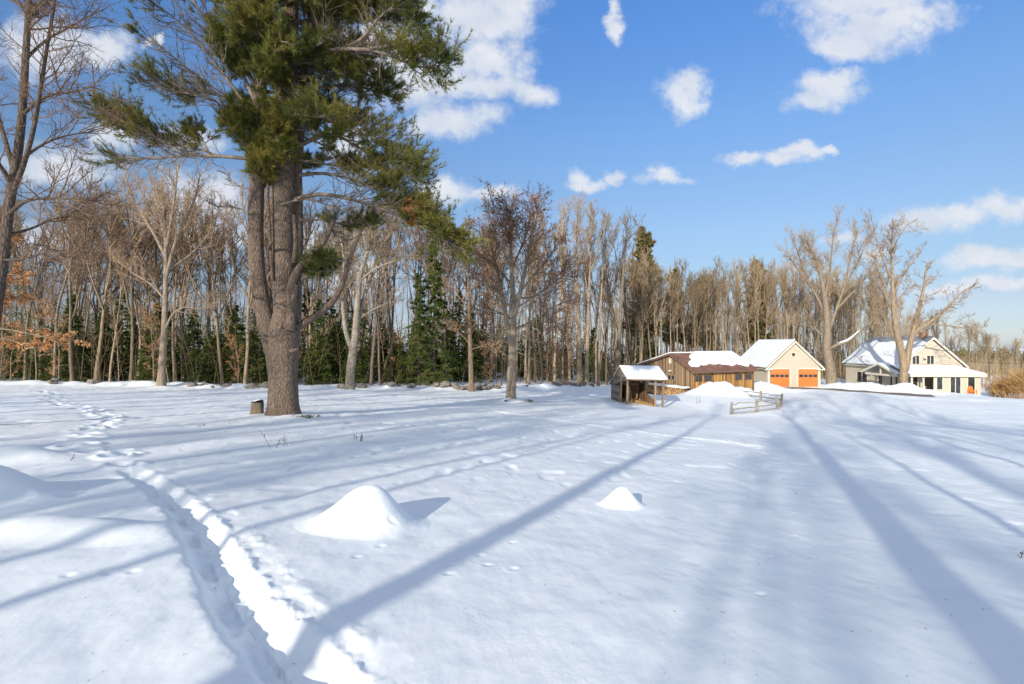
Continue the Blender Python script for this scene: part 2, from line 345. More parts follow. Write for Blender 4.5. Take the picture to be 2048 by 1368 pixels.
for x, y, z in [(-6, 0, .02), (0, 0, 0), (6, 0, -.12), (0, -8, .3), (-12, -8, .4), (10, -8, 0), (0, -30, 1), (-30, -20, 1), (30, -20, -.6), (-30, 5, .2), (-45, 20, -.4), (-45, 45, -1.6), (-60, 80, -1.8), (-20, 60, -2), (-20, 90, -2.2), (10, 70, -3.0), (15, 100, -3.2),
                (40, 10, -2.6), (60, 30, -4.6), (40, 100, -4.4), (90, 60, -6.8), (100, 100, -8), (60, 90, -4.8), (-70, 0, .4)]: CP.append(np.array([x, y, z]))
CP = np.array(CP)
def tps_k(r2): return 0.5*r2*np.log(r2+1e-6)
_n = len(CP); _A = np.zeros((_n+3, _n+3)); _d = ((CP[:, None, :2]-CP[None, :, :2])**2).sum(-1)
_A[:_n, :_n] = tps_k(_d)+np.eye(_n)*1.5; _A[:_n, _n] = 1; _A[:_n, _n+1:] = CP[:, :2]; _A[_n:, :_n] = _A[:_n, _n:].T
_w = np.linalg.solve(_A, np.concatenate([CP[:, 2], np.zeros(3)]))
def base_h(x, y):
    x = np.clip(x, -110, 130); y = np.clip(y, -50, 130); s = x.shape; x = x.ravel(); y = y.ravel(); o = np.empty(len(x))
    for i in range(0, len(x), 60000):
        a = x[i:i+60000]; b = y[i:i+60000]
        o[i:i+60000] = tps_k((a[:, None]-CP[:, 0])**2+(b[:, None]-CP[:, 1])**2)@_w[:_n]+_w[_n]+_w[_n+1]*a+_w[_n+2]*b
    return o.reshape(s)
_rs = np.random.RandomState(5).rand(256, 256)
def vnoise(x, y):
    xi = np.floor(x).astype(int); yi = np.floor(y).astype(int); fx = x-xi; fy = y-yi; fx = fx*fx*(3-2*fx); fy = fy*fy*(3-2*fy)
    g = lambda i, j: _rs[i & 255, j & 255]
    return (g(xi, yi)*(1-fx)+g(xi+1, yi)*fx)*(1-fy)+(g(xi, yi+1)*(1-fx)+g(xi+1, yi+1)*fx)*fy-.5
def fbm(x, y, o=4):
    r = 0; a = 1
    for i in range(o): r = r+a*vnoise(x*2**i+17*i, y*2**i+31*i); a *= .5
    return r
def gpt(x, y):     # photograph pixel on the ground -> ground point (march along the ray)
    u, v = px(x, y); d = 1.5*1.01**np.arange(420); h = base_h(u*d, d)-(EYE+v*d)
    i = int(np.argmax(h > 0)); i = max(i, 1); f = h[i-1]/(h[i-1]-h[i]); dd = d[i-1]+(d[i]-d[i-1])*f
    return np.array([u*dd, dd])
def polydist(x, y, pts):    # distance to a polyline, signed side, arclength
    best = np.full(x.shape, 1e9); side = np.zeros(x.shape); arc = np.zeros(x.shape); s0 = 0
    for a, b in zip(pts[:-1], pts[1:]):
        d = b-a; L = np.linalg.norm(d); d = d/L; t = np.clip((x-a[0])*d[0]+(y-a[1])*d[1], 0, L)
        ex = x-a[0]-d[0]*t; ey = y-a[1]-d[1]*t; r = np.hypot(ex, ey); m = r < best
        best = np.where(m, r, best); side = np.where(m, np.sign(ex*d[1]-ey*d[0]), side); arc = np.where(m, s0+t, arc); s0 += L
    return best, side, arc
def smooth(pts, it=2):
    for _ in range(it):
        q = [pts[0]]
        for a, b in zip(pts[:-1], pts[1:]): q += [a*.75+b*.25, a*.25+b*.75]
        pts = q+[pts[-1]]
    return pts
TR = smooth([gpt(*p) for p in [(765, 1500), (628, 1368), (548, 1282), (482, 1204), (440, 1132), (405, 1071), (362, 1010), (318, 972), (262, 938)]], 1)
TR[0] = TR[1]+(TR[1]-TR[2])*1.5; TR.insert(0, TR[0]+np.array([.9, -1.4]))
FOOT = smooth([gpt(*p) for p in [(262, 938), (245, 915), (190, 893), (172, 878), (205, 848), (218, 832), (190, 818), (110, 806), (95, 797), (125, 789), (60, 778)]], 1)
rngF = np.random.RandomState(3); feet = []
for a, b in zip(FOOT[:-1], FOOT[1:]):
    L = np.linalg.norm(b-a)
    for k in range(max(1, int(L/.28))): feet.append(a+(b-a)*rngF.rand()+rngF.normal(0, .16, 2))
# scattered animal prints and dimples
prints = []
for p0, p1, n in [((1040, 1130), (900, 1125), 3), ((160, 1150), (260, 1142), 3), ((700, 1120), (860, 1010), 6), ((1500, 1190), (1620, 1010), 5), ((900, 1150), (1010, 1090), 3)]:
    a, b = gpt(*p0), gpt(*p1)
    for k in range(n): prints.append(a+(b-a)*(k+.3*rngF.rand())/max(1, n-1)+rngF.normal(0, .05, 2))
WALL = smooth([gpt(*p) for p in [(0, 770), (200, 770), (500, 776)]]+[W(p, 0, d)[:2] for p, d in [(700, 38), (900, 41), (1040, 44), (1130, 49), (1215, 54)]], 1)
WALL.insert(0, WALL[0]+np.array([-25., -3.]))
BANKH = [W(p, 0, d)[:2] for p, d in [(1640, 62.5), (1690, 60.5), (1750, 58.8), (1830, 57), (1900, 56), (1960, 54.5), (2060, 52.5)]]
BANKN = [W(p, 0, d)[:2] for p, d in [(1530, 57.0), (1600, 55.5), (1680, 52.5), (1760, 50.5), (1870, 48.5), (2048, 46)]]
DRIVE = [W(p, 0, d)[:2] for p, d in [(1560, 60.0), (1640, 59), (1700, 57), (1780, 55), (1868, 53.0)]]
def gb(x, y, cx, cy, rx, ry): return np.exp(-(((x-cx)/rx)**2+((y-cy)/ry)**2))
def ground_h(x, y):
    h = base_h(x, y); r = np.hypot(x, y)
    # slow swells and wind ripples
    h = h+.10*fbm(x*.16, y*.16, 3)*np.clip((r-3)/15, 0, 1)
    h = h+.035*fbm(x*.9+3, y*.6, 4)+.012*fbm(x*3.5, y*2.2, 3)*np.clip(r/4, .5, 1)
    pit = np.clip(vnoise(x*3.6+9, y*2.0+5)-.2, 0, 1)*np.clip(vnoise(x*.3, y*.3)+.4, 0, 1)
    h = h-.24*pit*np.clip((r-4)/5, 0, 1)*(r < 55)
    # the trodden trench with thrown-up clods on its right bank
    m = (np.abs(x) < 15) & (r < 22)
    if m.any():
        xs, ys = x[m], y[m]; d, s, a = polydist(xs, ys, TR); end = np.clip((11.0-np.hypot(xs, ys))/3, .3, 1)
        wob = .045*fbm(a*1.7, s*3, 3)+.022*fbm(a*6, s*9, 2); w = .13+wob*.6; sd = d*s
        prof = 1/(1+np.exp((d-w-.02*(s > 0)-.05*fbm(xs*7, ys*7, 3)*(s > 0))/np.where(s > 0, .068, .026))); floor = .15+.05*fbm(xs*3, ys*3, 3)+.02*np.sin(a*7+np.sign(s)*1.3)
        z = -prof*floor*end
        rid = np.exp(-((d-w-.075)/.06)**2); rough = fbm(xs*4.5, ys*4.5, 4)
        z = z+rid*np.where(s > 0, .04+.05*rough, .0+.015*rough)*end
        z = z+np.exp(-((d-w-.24)/.09)**2)*np.where(s > 0, np.clip(.06*rough, 0, .02), 0)*end
        z = z+(prof*.035+rid*.02*(s > 0))*fbm(xs*11, ys*11, 4)*end
        hh = h[m]; hh = hh+z
        h[m] = hh
    m = (x < 2) & (r < 45)
    for f in feet:
        mm = (np.abs(x-f[0]) < .8) & (np.abs(y-f[1]) < .8)
        if mm.any():
            q = ((x[mm]-f[0])**2+(y[mm]-f[1])**2); h[mm] += -.105*np.exp(-q/.022)+.028*np.exp(-((np.sqrt(q)-.25)/.09)**2)
    for f in prints:
        mm = (np.abs(x-f[0]) < .3) & (np.abs(y-f[1]) < .3)
        if mm.any():
            q = ((x[mm]-f[0])**2+((y[mm]-f[1])*1.4)**2); h[mm] += -.014*np.exp(-q/.0016)+.003*np.exp(-((np.sqrt(q)-.07)/.03)**2)
    # faint straight ski trace
    a, b = gpt(985, 822), gpt(1560, 895); d, s, ar = polydist(x, y, [a, b]); h = h-.05*np.exp(-(d/.12)**2)+.03*np.exp(-((d-.25)/.1)**2)
    # stone wall ridge buried in snow along the wood edge
    d, s, ar = polydist(x, y, WALL); h = h+(.30+.35*fbm(ar*.7, s*0, 3))*np.exp(-(d/.75)**2)
    # ploughed banks and piles
    d, s, ar = polydist(x, y, BANKH); en = 1/(1+np.exp(-(x-39)/1.5)); h = h+(1.05+.5*fbm(ar*.45, ar*0, 3)+.35*fbm(x*1.2, y*1.2, 4))*np.exp(-(d/1.5)**2)*np.clip(1.25-(x-39.5)/9.5, .03, 1)*en
    d, s, ar = polydist(x, y, BANKN); h = h+(.10+.16*fbm(ar*.5, ar*0, 3)+.12*fbm(x*1.5, y*1.5, 3))*np.exp(-(d/1.3)**2)
    pile = gb(x, y, 19.9, 49.2, 2.4, 1.1)*1.35+gb(x, y, 22.6, 50.6, 2.2, 1.0)*1.0+gb(x, y, 27.3, 56.5, 2.0, 1.3)*1.0+gb(x, y, 24.6, 52.0, 1.5, .9)*.7
    h = h+pile*(1+.5*fbm(x*.9, y*.9, 4))
    # gravel drive is ploughed down to a nearly flat strip
    d, s, ar = polydist(x, y, DRIVE); k = 1/(1+np.exp((d-1.9)/.25)); h = h-.12*k
    # snow collars at trunks
    for (cx, cy, rr, a) in COL: h = h+a*np.exp(-((x-cx)**2+(y-cy)**2)/(rr*rr))
    # inside the open shelter the ground is bare and lower
    far = np.clip((r-150)/150, 0, 1); h = h-2*far
    return h
COL = []
for (p, d, rr, a) in [(565, 17, 1.5, .12), (700, 33, 1.2, .25), (1022, 31, 1.0, .22), (325, 37, 1, .2), (1808, 58, 1.2, .3)]:
    q = W(p, 0, d); COL.append((q[0], q[1], rr, a))
def G(x, y): return float(ground_h(np.array([float(x)]), np.array([float(y)]))[0])
def on(p, d, dz=0.0): q = W(p, 0, d); return np.array([q[0], q[1], G(q[0], q[1])+dz])

mounds = []
def mound_z(x, y):
    z = np.zeros_like(x)
    for (cx, cy, rx, ry, H, p, sk) in MND:
        u = (x-cx)/rx; v = (y-cy)/ry; u = u+sk*np.clip(u, -1, 0)*0; q = np.where(u < 0, u*sk, u)**2+v**2+.05*fbm(x*1.6, y*1.6, 2); q = np.abs(q); z = np.maximum(z, H*(.82*np.exp(-q**p)+.18*np.exp(-.35*q))-.03*H)
    return np.maximum(z, 0)
def mk(p, y, rx, ry, H, pw=1.15, sk=.8): q = gpt(p, y); MND.append((q[0], q[1], rx, ry, H, pw, sk))
MND = []
mk(742, 1046, .33, .30, .43); mk(1246, 1012, .17, .16, .26); mk(-50, 1000, .5, .6, .46); mk(80, 1066, .95, .28, .17); mk(30, 915, .7, .45, .26)
MNDLAB = ['tall rounded snow mound, right of the trodden path, casting a pointed shadow', 'small cone-shaped snow mound in the middle of the open snow', 'big snow mound cut by the left edge of the photo', 'long low snow hump lying just left of the deep trench', 'low snow hump at the left edge, beyond the big mound']

# one ground sheet, polar around the viewpoint, finest in front
th = np.concatenate([np.linspace(R(-64), R(64), 1150), np.linspace(R(66), R(294), 115)]); 
rr = np.concatenate([[.15, .4, .7, 1.0], np.geomspace(1.25, 80, 640), np.geomspace(82, 1500, 50)])
TH, RR = np.meshgrid(th, rr); X = RR*np.sin(TH); Y = RR*np.cos(TH); Z = ground_h(X, Y)
nr, nc = X.shape; idx = np.arange(nr*nc).reshape(nr, nc); nx = np.roll(idx, -1, 1)
g = MB(); v = np.stack([X, Y, Z], -1).reshape(-1, 3); v = np.vstack([v, [[0, 0, float(Z[0].mean())]]])
g.add(v, np.stack([idx[:-1], idx[1:], nx[1:], nx[:-1]], -1).reshape(-1, 4), np.stack([np.full(nc, nr*nc), idx[0], nx[0]], -1))
tag(g.build('snow_ground', SNOW, smooth=True), kind='structure')

for i, (M, lab) in enumerate(zip(MND, MNDLAB)):
    cx, cy, rx, ry, H, p, sk = M; S = 3.2
    U, V = np.meshgrid(np.linspace(-S, S, 150), np.linspace(-S, S, 150)); x = cx+U*rx*1.35; y = cy+V*ry
    allM = MND; MND = [M]; z = mound_z(x, y); MND = allM
    zz = ground_h(x, y)+z-.012; fi = np.arange(150*150).reshape(150, 150)
    q = np.stack([fi[:-1, :-1], fi[:-1, 1:], fi[1:, 1:], fi[1:, :-1]], -1).reshape(-1, 4)
    keep = (z.ravel()[q] > .0).any(1); q = q[keep]; used, inv = np.unique(q, return_inverse=True)
    b = MB(); b.add(np.stack([x, y, zz], -1).reshape(-1, 3)[used], inv.reshape(-1, 4))
    tag(b.build('snow_mound', SNOW, smooth=True), lab, 'snow mound', 'snow mounds in the foreground')

# gravel drive strip
dp = np.array(smooth(DRIVE, 2)); b = MB(); rows = []
for i in range(len(dp)):
    t = unit(dp[min(i+1, len(dp)-1)]-dp[max(i-1, 0)]); n_ = np.array([-t[1], t[0]])
    for w in np.linspace(-1.45, 1.45, 7): rows.append(dp[i]+n_*w*(1+.12*math.sin(i*1.7+w)))
rows = np.array(rows); z = ground_h(rows[:, 0], rows[:, 1])+.05; k = len(dp); fi = np.arange(k*7).reshape(k, 7)
b.add(np.column_stack([rows, z]), np.stack([fi[:-1, :-1], fi[:-1, 1:], fi[1:, 1:], fi[1:, :-1]], -1).reshape(-1, 4)[:, ::-1])
tag(b.build('driveway', ROAD, smooth=True), kind='structure')

# ------------------------------------------------------------ building helpers (local frame: x right, y away, z up)
def snow_slab(mb, A, B, C, D, th, n=40, m=18, seed=1, rag=(0, 0, 0, 0), nz=.04):
    A, B, C, D = [np.array(q, float) for q in (A, B, C, D)]; L1 = np.linalg.norm(B-A); L2 = np.linalg.norm(D-A)
    s = np.concatenate([[0], np.linspace(.0, 1, n), [1]]); t = np.concatenate([[0], np.linspace(0, 1, m), [1]]); S, T = np.meshgrid(s, t)
    e0 = rag[0]*(.5+fbm(S*L1*1.1+seed, S*0+seed*3, 4)); e1 = rag[1]*(.5+fbm(T*L2*1.3+seed, T*0+9, 4)); e2 = rag[2]*(.5+fbm(S*L1+seed, S*0+21, 4)); e3 = rag[3]*(.5+fbm(T*L2*1.3+seed, T*0+5, 4))
    S2 = S*(1-e1/L1-e3/L1)+e3/L1; T2 = T*(1-e0/L2-e2/L2)+e0/L2
    P = (A*(1-S2)[..., None]+B*S2[..., None])*(1-T2)[..., None]+(D*(1-S2)[..., None]+C*S2[..., None])*T2[..., None]
    ed = np.minimum(np.minimum(S*L1, (1-S)*L1), np.minimum(T*L2, (1-T)*L2))
    h = th*(.62+.38*np.clip(ed/.3, 0, 1)**.5)+nz*fbm(P[..., 0]*1.1+seed, P[..., 1]*1.1, 3)*np.clip(ed/.3, 0, 1)
    h[0, :] = .012; h[-1, :] = .012; h[:, 0] = .012; h[:, -1] = .012
    P[..., 2] += h; k1, k2 = P.shape[:2]; fi = np.arange(k1*k2).reshape(k1, k2)
    mb.add(P.reshape(-1, 3), np.stack([fi[:-1, :-1], fi[:-1, 1:], fi[1:, 1:], fi[1:, :-1]], -1).reshape(-1, 4))
def part(name, mat, parent, fn, smooth_=False, label=None):
    b = MB(); fn(b); o = b.build(name, mat, parent, smooth_)
    if label: o['label'] = label
    return o
def window(parent, a0, a1, z0, z1, c, face='y', panes=1, fw=.07, fmat=None, name='window', muntin=0, label=None):
    """frame standing proud of a wall that faces -y (c = wall y) or -x (c = wall x), dark panes as a sub-part"""
    def bx(b, p0, p1, q0, q1, d0, d1):
        if face == 'y': b.box(p0, p1, c-d1, c-d0, q0, q1)
        else: b.box(c-d1, c-d0, p0, p1, q0, q1)
    b = MB(); bx(b, a0-fw, a1+fw, z1, z1+fw, .003, .05); bx(b, a0-fw, a1+fw, z0-fw, z0, .003, .06)
    bx(b, a0-fw, a0, z0, z1, .003, .05); bx(b, a1, a1+fw, z0, z1, .003, .05)
    for i in range(1, panes):
        m = a0+(a1-a0)*i/panes; bx(b, m-fw*.45, m+fw*.45, z0, z1, .003, .045)
    for i in range(muntin): zz = z0+(z1-z0)*(i+1)/(muntin+1); bx(b, a0, a1, zz-.015, zz+.015, .003, .035)
    f = b.build(name, fmat or CREAM, parent)
    if label: f['label'] = label
    b = MB(); bx(b, a0+.002, a1-.002, z0+.002, z1-.002, .002, .022); b.build('pane', GLASS, f)
    return f
def gable_poly(x0, x1, zb, ze, xa, za, y): return [(x0, y, zb), (x1, y, zb), (x1, y, ze), (xa, y, za), (x0, y, ze)]

# ------------------------------------------------------------ two-door garage
gz = EYE-5.32
gar = empty('garage', (30.44, 61.0, gz), 0, 'cream two-door garage with orange doors and a steep snow-covered gable roof', 'garage')
GW, GD, GE, GA = 6.26, 8.4, 2.5, 5.45
def f(b):
    b.prism(gable_poly(0, GW, -.8, GE, GW/2, GA-.12, 0), (0, .15, 0)); b.prism(gable_poly(0, GW, -.8, GE, GW/2, GA-.12, GD), (0, -.15, 0))
    b.box(0, .15, .153, GD-.153, -.8, GE+.05); b.box(GW-.15, GW, .153, GD-.153, -.8, GE+.05)
part('wall', CLAP, gar, f)
sl = (GA-GE)/(GW/2); ov = .38
def roofpair(b, x0, xa, x1, ze, za, y0, y1, t):      # two thin sloping slabs meeting at the ridge
    for xs in (x0, x1):
        p = [(xs, y0, ze), (xa, y0, za), (xa, y0, za+t), (xs, y0, ze+t)]
        if xs > xa: p = p[::-1]
        b.prism(p, (0, y1-y0, 0))
rf = part('roof', BROWNTRIM, gar, lambda b: roofpair(b, -ov, GW/2, GW+ov, GE-ov*sl, GA, -.35, GD+.3, .12))
def f(b):
    snow_slab(b, (-ov, -.33, GE-ov*sl+.12), (-ov, GD+.28, GE-ov*sl+.12), (GW/2, GD+.28, GA+.12), (GW/2, -.33, GA+.12), .17, 50, 26, 2, (.03, .03, 0, .05), .03)
    snow_slab(b, (GW+ov, -.33, GE-ov*sl+.12), (GW+ov, GD+.28, GE-ov*sl+.12), (GW/2, GD+.28, GA+.12), (GW/2, -.33, GA+.12), .05, 50, 26, 3, (.3, .03, 0, .05), .03)
part('snow_cover', SNOW, gar, f, True)
def f(b):      # rake boards and corner boards, frieze returns
    for sx in (-1, 1):
        xe = -ov if sx < 0 else GW+ov
        p = [(xe, -.37, GE-ov*sl-.24), (GW/2, -.37, GA-.24), (GW/2, -.37, GA+.02), (xe, -.37, GE-ov*sl+.02)]
        b.prism(p if sx < 0 else p[::-1], (0, .018, 0))
        p = [(xe+.3*-sx*1, -.03, GE-.02*0-.33), (GW/2, -.03, GA-.52), (GW/2, -.03, GA-.34), (xe+.3*-sx, -.03, GE-.12)]
        b.prism(p if sx < 0 else p[::-1], (0, .027, 0))
    b.box(-.03, .16, -.03, -.003, -.8, GE-.1); b.box(GW-.16, GW+.03, -.03, -.003, -.8, GE-.1)
    b.box(-.03, -.003, -.03, .16, -.8, GE-.3); b.box(-.36, .5, -.36, -.05, GE-.52, GE-.40); b.box(GW-.5, GW+.36, -.36, -.05, GE-.52, GE-.40)
    b.box(-.36, -.05, -.04, GD, GE-.46, GE-.36)
part('trim', CREAM, gar, f)
for dx in (.12+.10, 3.62):
    x0, x1 = dx+.02, dx+2.38; z1 = 2.08
    def f(b):
        hs = [0.0, .52, 1.04, 1.56, 2.08]
        for a, c in zip(hs[:-1], hs[1:]): b.box(x0, x1, -.045, -.004, a+.012, c-.012)
        b.box(x0, x1, -.03, -.004, .0, 2.08)
    d = part('garage_door', ORANGE, gar, f)
    for k in range(4):
        a = x0+.12+k*.555
        part('pane', GLASS, d, lambda b: b.box(a, a+.46, -.052, -.046, 1.13, 1.45))
    def f(b):
        b.box(x0-.14, x0-.005, -.06, -.003, 0, z1); b.box(x1+.005, x1+.14, -.06, -.003, 0, z1); b.box(x0-.14, x1+.14, -.06, -.003, z1+.005, z1+.15)
    part('door_frame', CREAM, gar, f)
def f(b):
    a = np.linspace(0, 2*math.pi, 25)[:-1]; cx, cz = GW/2-.06, 3.82
    for r0, r1, y0 in ((.22, .30, -.06),):
        ri = np.stack([cx+r0*np.cos(a), a*0+y0, cz+r0*np.sin(a)], 1); ro = np.stack([cx+r1*np.cos(a), a*0+y0, cz+r1*np.sin(a)], 1); rb = ro.copy(); rb[:, 1] = -.003; rib = ri.copy(); rib[:, 1] = -.003
        n = 24; j = np.arange(n); k = (j+1) % n
        b.add(np.vstack([ri, ro, rb, rib]), np.vstack([np.stack([j, k, k+n, j+n], 1), np.stack([j+n, k+n, k+2*n, j+2*n], 1), np.stack([j, j+3*n, k+3*n, k], 1)]))
vent = part('round_vent', CREAM, gar, f)
def f(b):
    for k in range(7):
        z = 3.82-.19+k*.063; w = math.sqrt(max(0, .22**2-(z-3.82)**2)); b.box(GW/2-.06-w, GW/2-.06+w, -.035, -.006, z-.022, z+.022)
part('louvre', DARK, vent, f)

# ------------------------------------------------------------ weathered wood barn, saltbox roof
bz = EYE-5.05; BA = math.atan2(.40, .917)
barn = empty('wooden_barn', (17.6, 50.0, bz), BA, 'long low weathered wooden barn with rusty metal roof half covered by snow', 'barn')
BW, BD, BR = 8.2, 8.0, 2.95; ZF, ZR, ZB = 2.34, 3.80, 2.50
def f(b):
    b.prism([(0, 0, -.8), (0, BD, -.8), (0, BD, ZB), (0, BR, ZR-.05), (0, 0, ZF)][::-1], (.1, 0, 0))
part('gable_wall', BARN_GREY, barn, f)
def f(b): b.prism([(BW-.1, 0, -.8), (BW-.1, BD, -.8), (BW-.1, BD, ZB), (BW-.1, BR, ZR-.05), (BW-.1, 0, ZF)][::-1], (.1, 0, 0)); b.box(.103, BW-.103, BD-.1, BD, -.8, ZB)
part('back_wall', BARN_GREY, barn, f)
part('front_wall', BARN_GOLD, barn, lambda b: (b.box(.103, BW-.103, .002, .1, -.8, ZF-.02), b.box(2.6, 5.2, -.04, -.002, -.8, ZF-.12)), label='golden board front wall')
sf = (ZR-ZF)/BR; sb = (ZR-ZB)/(BD-BR)
def f(b):
    b.prism([(-.3, -.42, ZF-.42*sf), (-.3, BR, ZR), (-.3, BR, ZR+.09), (-.3, -.42, ZF-.42*sf+.09)], (BW+.6, 0, 0))
    b.prism([(-.3, BD+.4, ZB-.4*sb), (-.3, BR, ZR), (-.3, BR, ZR+.09), (-.3, BD+.4, ZB-.4*sb+.09)][::-1], (BW+.6, 0, 0))
    for i in range(21):      # standing ribs on the front slope
        x = -.25+i*.425; b.prism([(x, -.425, ZF-.42*sf+.088), (x, BR, ZR+.088), (x, BR, ZR+.115), (x, -.425, ZF-.42*sf+.115)], (.03, 0, 0))
part('roof', RUST, barn, f)
def f(b):
    snow_slab(b, (-.25, -.35, ZF-.35*sf+.10), (BW+.25, -.35, ZF-.35*sf+.10), (BW+.25, BR, ZR+.10), (-.25, BR, ZR+.10), .20, 60, 26, 7, (.75, .05, .0, .0), .04)
    snow_slab(b, (-.28, BD+.35, ZB-.35*sb+.09), (BW+.25, BD+.35, ZB-.35*sb+.09), (BW+.25, BR-.02, ZR+.09), (-.28, BR-.02, ZR+.09), .20, 50, 20, 4, (.03, .03, 0, .03), .04)
def snow_front(b):     # front slope: bare rusty corner by the gable peak
    n, m = 80, 40; s = np.linspace(0, 1, n); t = np.linspace(0, 1, m); S, T = np.meshgrid(s, t)
    x0 = .45+2.3*T**1.6+.55*fbm(T*4, T*0+2, 4); y0 = .18+.55*(.5+fbm(S*9+4, S*0+7, 4)); 
    x = x0+(BW+.2-x0)*S; y = y0+(BR-.04-y0)*T; z = ZF+sf*y+.10
    ed = np.minimum(np.minimum(S*6, (1-S)*8), np.minimum(T*3, 9)); z = z+.2*np.clip(ed/.12, 0.05, 1)**.6+.04*fbm(x, y*1.2, 3)*np.clip(ed/.3, 0, 1)
    z[0] = ZF+sf*y[0]+.085; z[:, 0] = ZF+sf*y[:, 0]+.085; z[:, -1] = ZF+sf*y[:, -1]+.085
    fi = np.arange(n*m).reshape(m, n); b.add(np.stack([x, y, z], -1).reshape(-1, 3), np.stack([fi[:-1, :-1], fi[:-1, 1:], fi[1:, 1:], fi[1:, :-1]], -1).reshape(-1, 4))
def f(b):
    snow_front(b)
    snow_slab(b, (-.28, BD+.35, ZB-.35*sb+.09), (BW+.25, BD+.35, ZB-.35*sb+.09), (BW+.25, BR-.1, ZR+.09), (-.28, BR-.1, ZR+.09), .20, 50, 20, 4, (.03, .03, 0, .03), .04)
part('snow_cover', SNOW, barn, f, True)
def f(b):
    b.prism([(-.335, -.45, ZF-.42*sf-.12), (-.335, BR, ZR-.12), (-.335, BR, ZR+.10), (-.335, -.45, ZF-.42*sf+.10)], (.03, 0, 0))
    b.prism([(-.335, BD+.42, ZB-.4*sb-.12), (-.335, BR+.004, ZR-.12), (-.335, BR+.004, ZR+.10), (-.335, BD+.42, ZB-.4*sb+.10)][::-1], (.03, 0, 0))
    b.box(-.3, BW+.3, -.46, -.43, ZF-.42*sf-.12, ZF-.42*sf+.08)
part('fascia', BROWNTRIM, barn, f)
part('corner_board', BARN_GOLD, barn, lambda b: (b.box(-.03, .14, -.03, -.001, -.8, ZF-.2), b.box(BW-.16, BW+.03, -.03, -.001, -.8, ZF-.2)))
for a in (.35, 1.55, 5.65, 7.0): window(barn, a, a+.85, 1.22, 1.72, 0, 'y', 2, .06, BROWNTRIM)
for a in (2.5, 3.05, 3.85, 4.4): window(barn, a, a+.38, 1.20, 1.62, 0, 'x', 1, .06, POSTW)
part('white_vent', CREAM, barn, lambda b: b.box(-.06, -.003, BR+.02, BR+.36, 2.85, 3.35))
part('floodlight', CREAM, barn, lambda b: (b.box(-.22, -.004, 2.9, 2.98, 2.1, 2.16), b.box(-.3, -.18, 2.8, 2.92, 2.02, 2.16), b.box(-.3, -.18, 2.97, 3.09, 2.02, 2.16)))

# stacked firewood against the gable wall, snow on top
fw = empty('firewood_stack', (17.5, 49.9, bz+.16), BA, 'long stack of split firewood under a strip of snow, below the barn gable', 'firewood')
rg = np.random.RandomState(8); b = MB(); be = MB()
for r_ in range(7):
    for c_ in range(48):
        y = .25+c_*.142+rg.normal(0, .02); z = -.42+r_*.125+rg.normal(0, .015); a0 = rg.rand()*6; k = rg.randint(3, 6); rad = rg.uniform(.055, .082); xx = -.52-.25*0+rg.normal(0, .025)
        an = a0+np.arange(k)*2*math.pi/k; ring = np.stack([an*0+xx-.28, y+rad*np.cos(an), z+rad*np.sin(an)], 1)
        be.prism(ring, (.002, 0, 0)); ring2 = ring.copy(); ring2[:, 0] += .004; b.prism(ring2, (.5, 0, 0))
b.build('log', FIRESIDE, fw)['kind'] = 'stuff'; be.build('cut_end', CUTW, fw)['kind'] = 'stuff'
def f(b): snow_slab(b, (-.95, .1, .36), (-.95, 7.3, .36), (-.1, 7.3, .40), (-.1, .1, .40), .17, 60, 10, 6, (.04, .04, 0, .04), .07)
part('snow_cover', SNOW, fw, f, True)

# ------------------------------------------------------------ open run-in shed
SA = R(10); sx0 = 8.5; sy0 = 38.0; szb = EYE-4.72
shed = empty('open_shed', (sx0, sy0, szb), 0, 'small open-fronted weathered shed with posts and a thick snow cap', 'shed'); shed.rotation_euler = (0, R(1.6), SA)
SW, SE, SD = 3.0, 2.28, 3.2; sr = 1.26; zf, zr, zb = 2.06, 2.80, 1.40
def f(b):
    b.prism([(0, 0, zf-.14), (0, SD, zb-.15), (0, SD, zb), (0, sr, zr-.04), (0, 0, zf)][::-1], (.05, 0, 0)); b.box(0, .05, 1.3, SD, -.7, zb-.06)
part('gable_boards', SHED_GREY, shed, f)
def f(b):
    b.box(.053, SE, SD-.05, SD, -.7, zb); b.box(SE-.04, SE, 1.9, SD-.053, -.7, 1.5)
    b.prism([(SE-.04, .15, -.6), (SE-.04, 1.897, -.6), (SE-.04, 1.897, 1.0), (SE-.04, .15, .35)][::-1], (.04, 0, 0))
    b.box(.9, .94, 1.6, SD-.053, -.6, 1.35)
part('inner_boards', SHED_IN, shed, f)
part('floor_litter', HAY, shed, lambda b: b.add([(x, y, -.06+.10*math.sin(x*3+y*2)*.6+.05*rg.rand()+.11*y) for y in np.linspace(.02, SD-.06, 14) for x in np.linspace(.06, SE-.05, 16)], [(j*16+i, j*16+i+1, (j+1)*16+i+1, (j+1)*16+i) for j in range(13) for i in range(15)]), True)
for (x, y, zt) in ((.06, .06, zf), (SE, .06, zf), (SW-.1, .06, zf), (.04, 1.25, zr-.1), (SE-.1, SD-.1, zb), (SW-.1, SD-.1, zb)):
    part('post', POSTW, shed, lambda b: b.box(x-.065, x+.065, y-.065, y+.065, -.7, zt-.02))
part('beam', POSTW, shed, lambda b: (b.box(-.12, SW+.1, -.012, .07, zf-.17, zf-.01), b.box(-.12, SW+.1, SD-.2, SD-.12, zb-.1, zb+.03)))
s1 = (zr-zf)/sr; s2 = (zr-zb)/(SD-sr)
for k in range(6):
    x = .3+k*.48
    part('rafter', SHED_IN, shed, lambda b: (b.beam((x, .08, zf+.01), (x, sr-.05, zr-.08), .05, .09), b.beam((x, sr+.05, zr-.08), (x, SD-.1, zb+.0), .05, .09)))
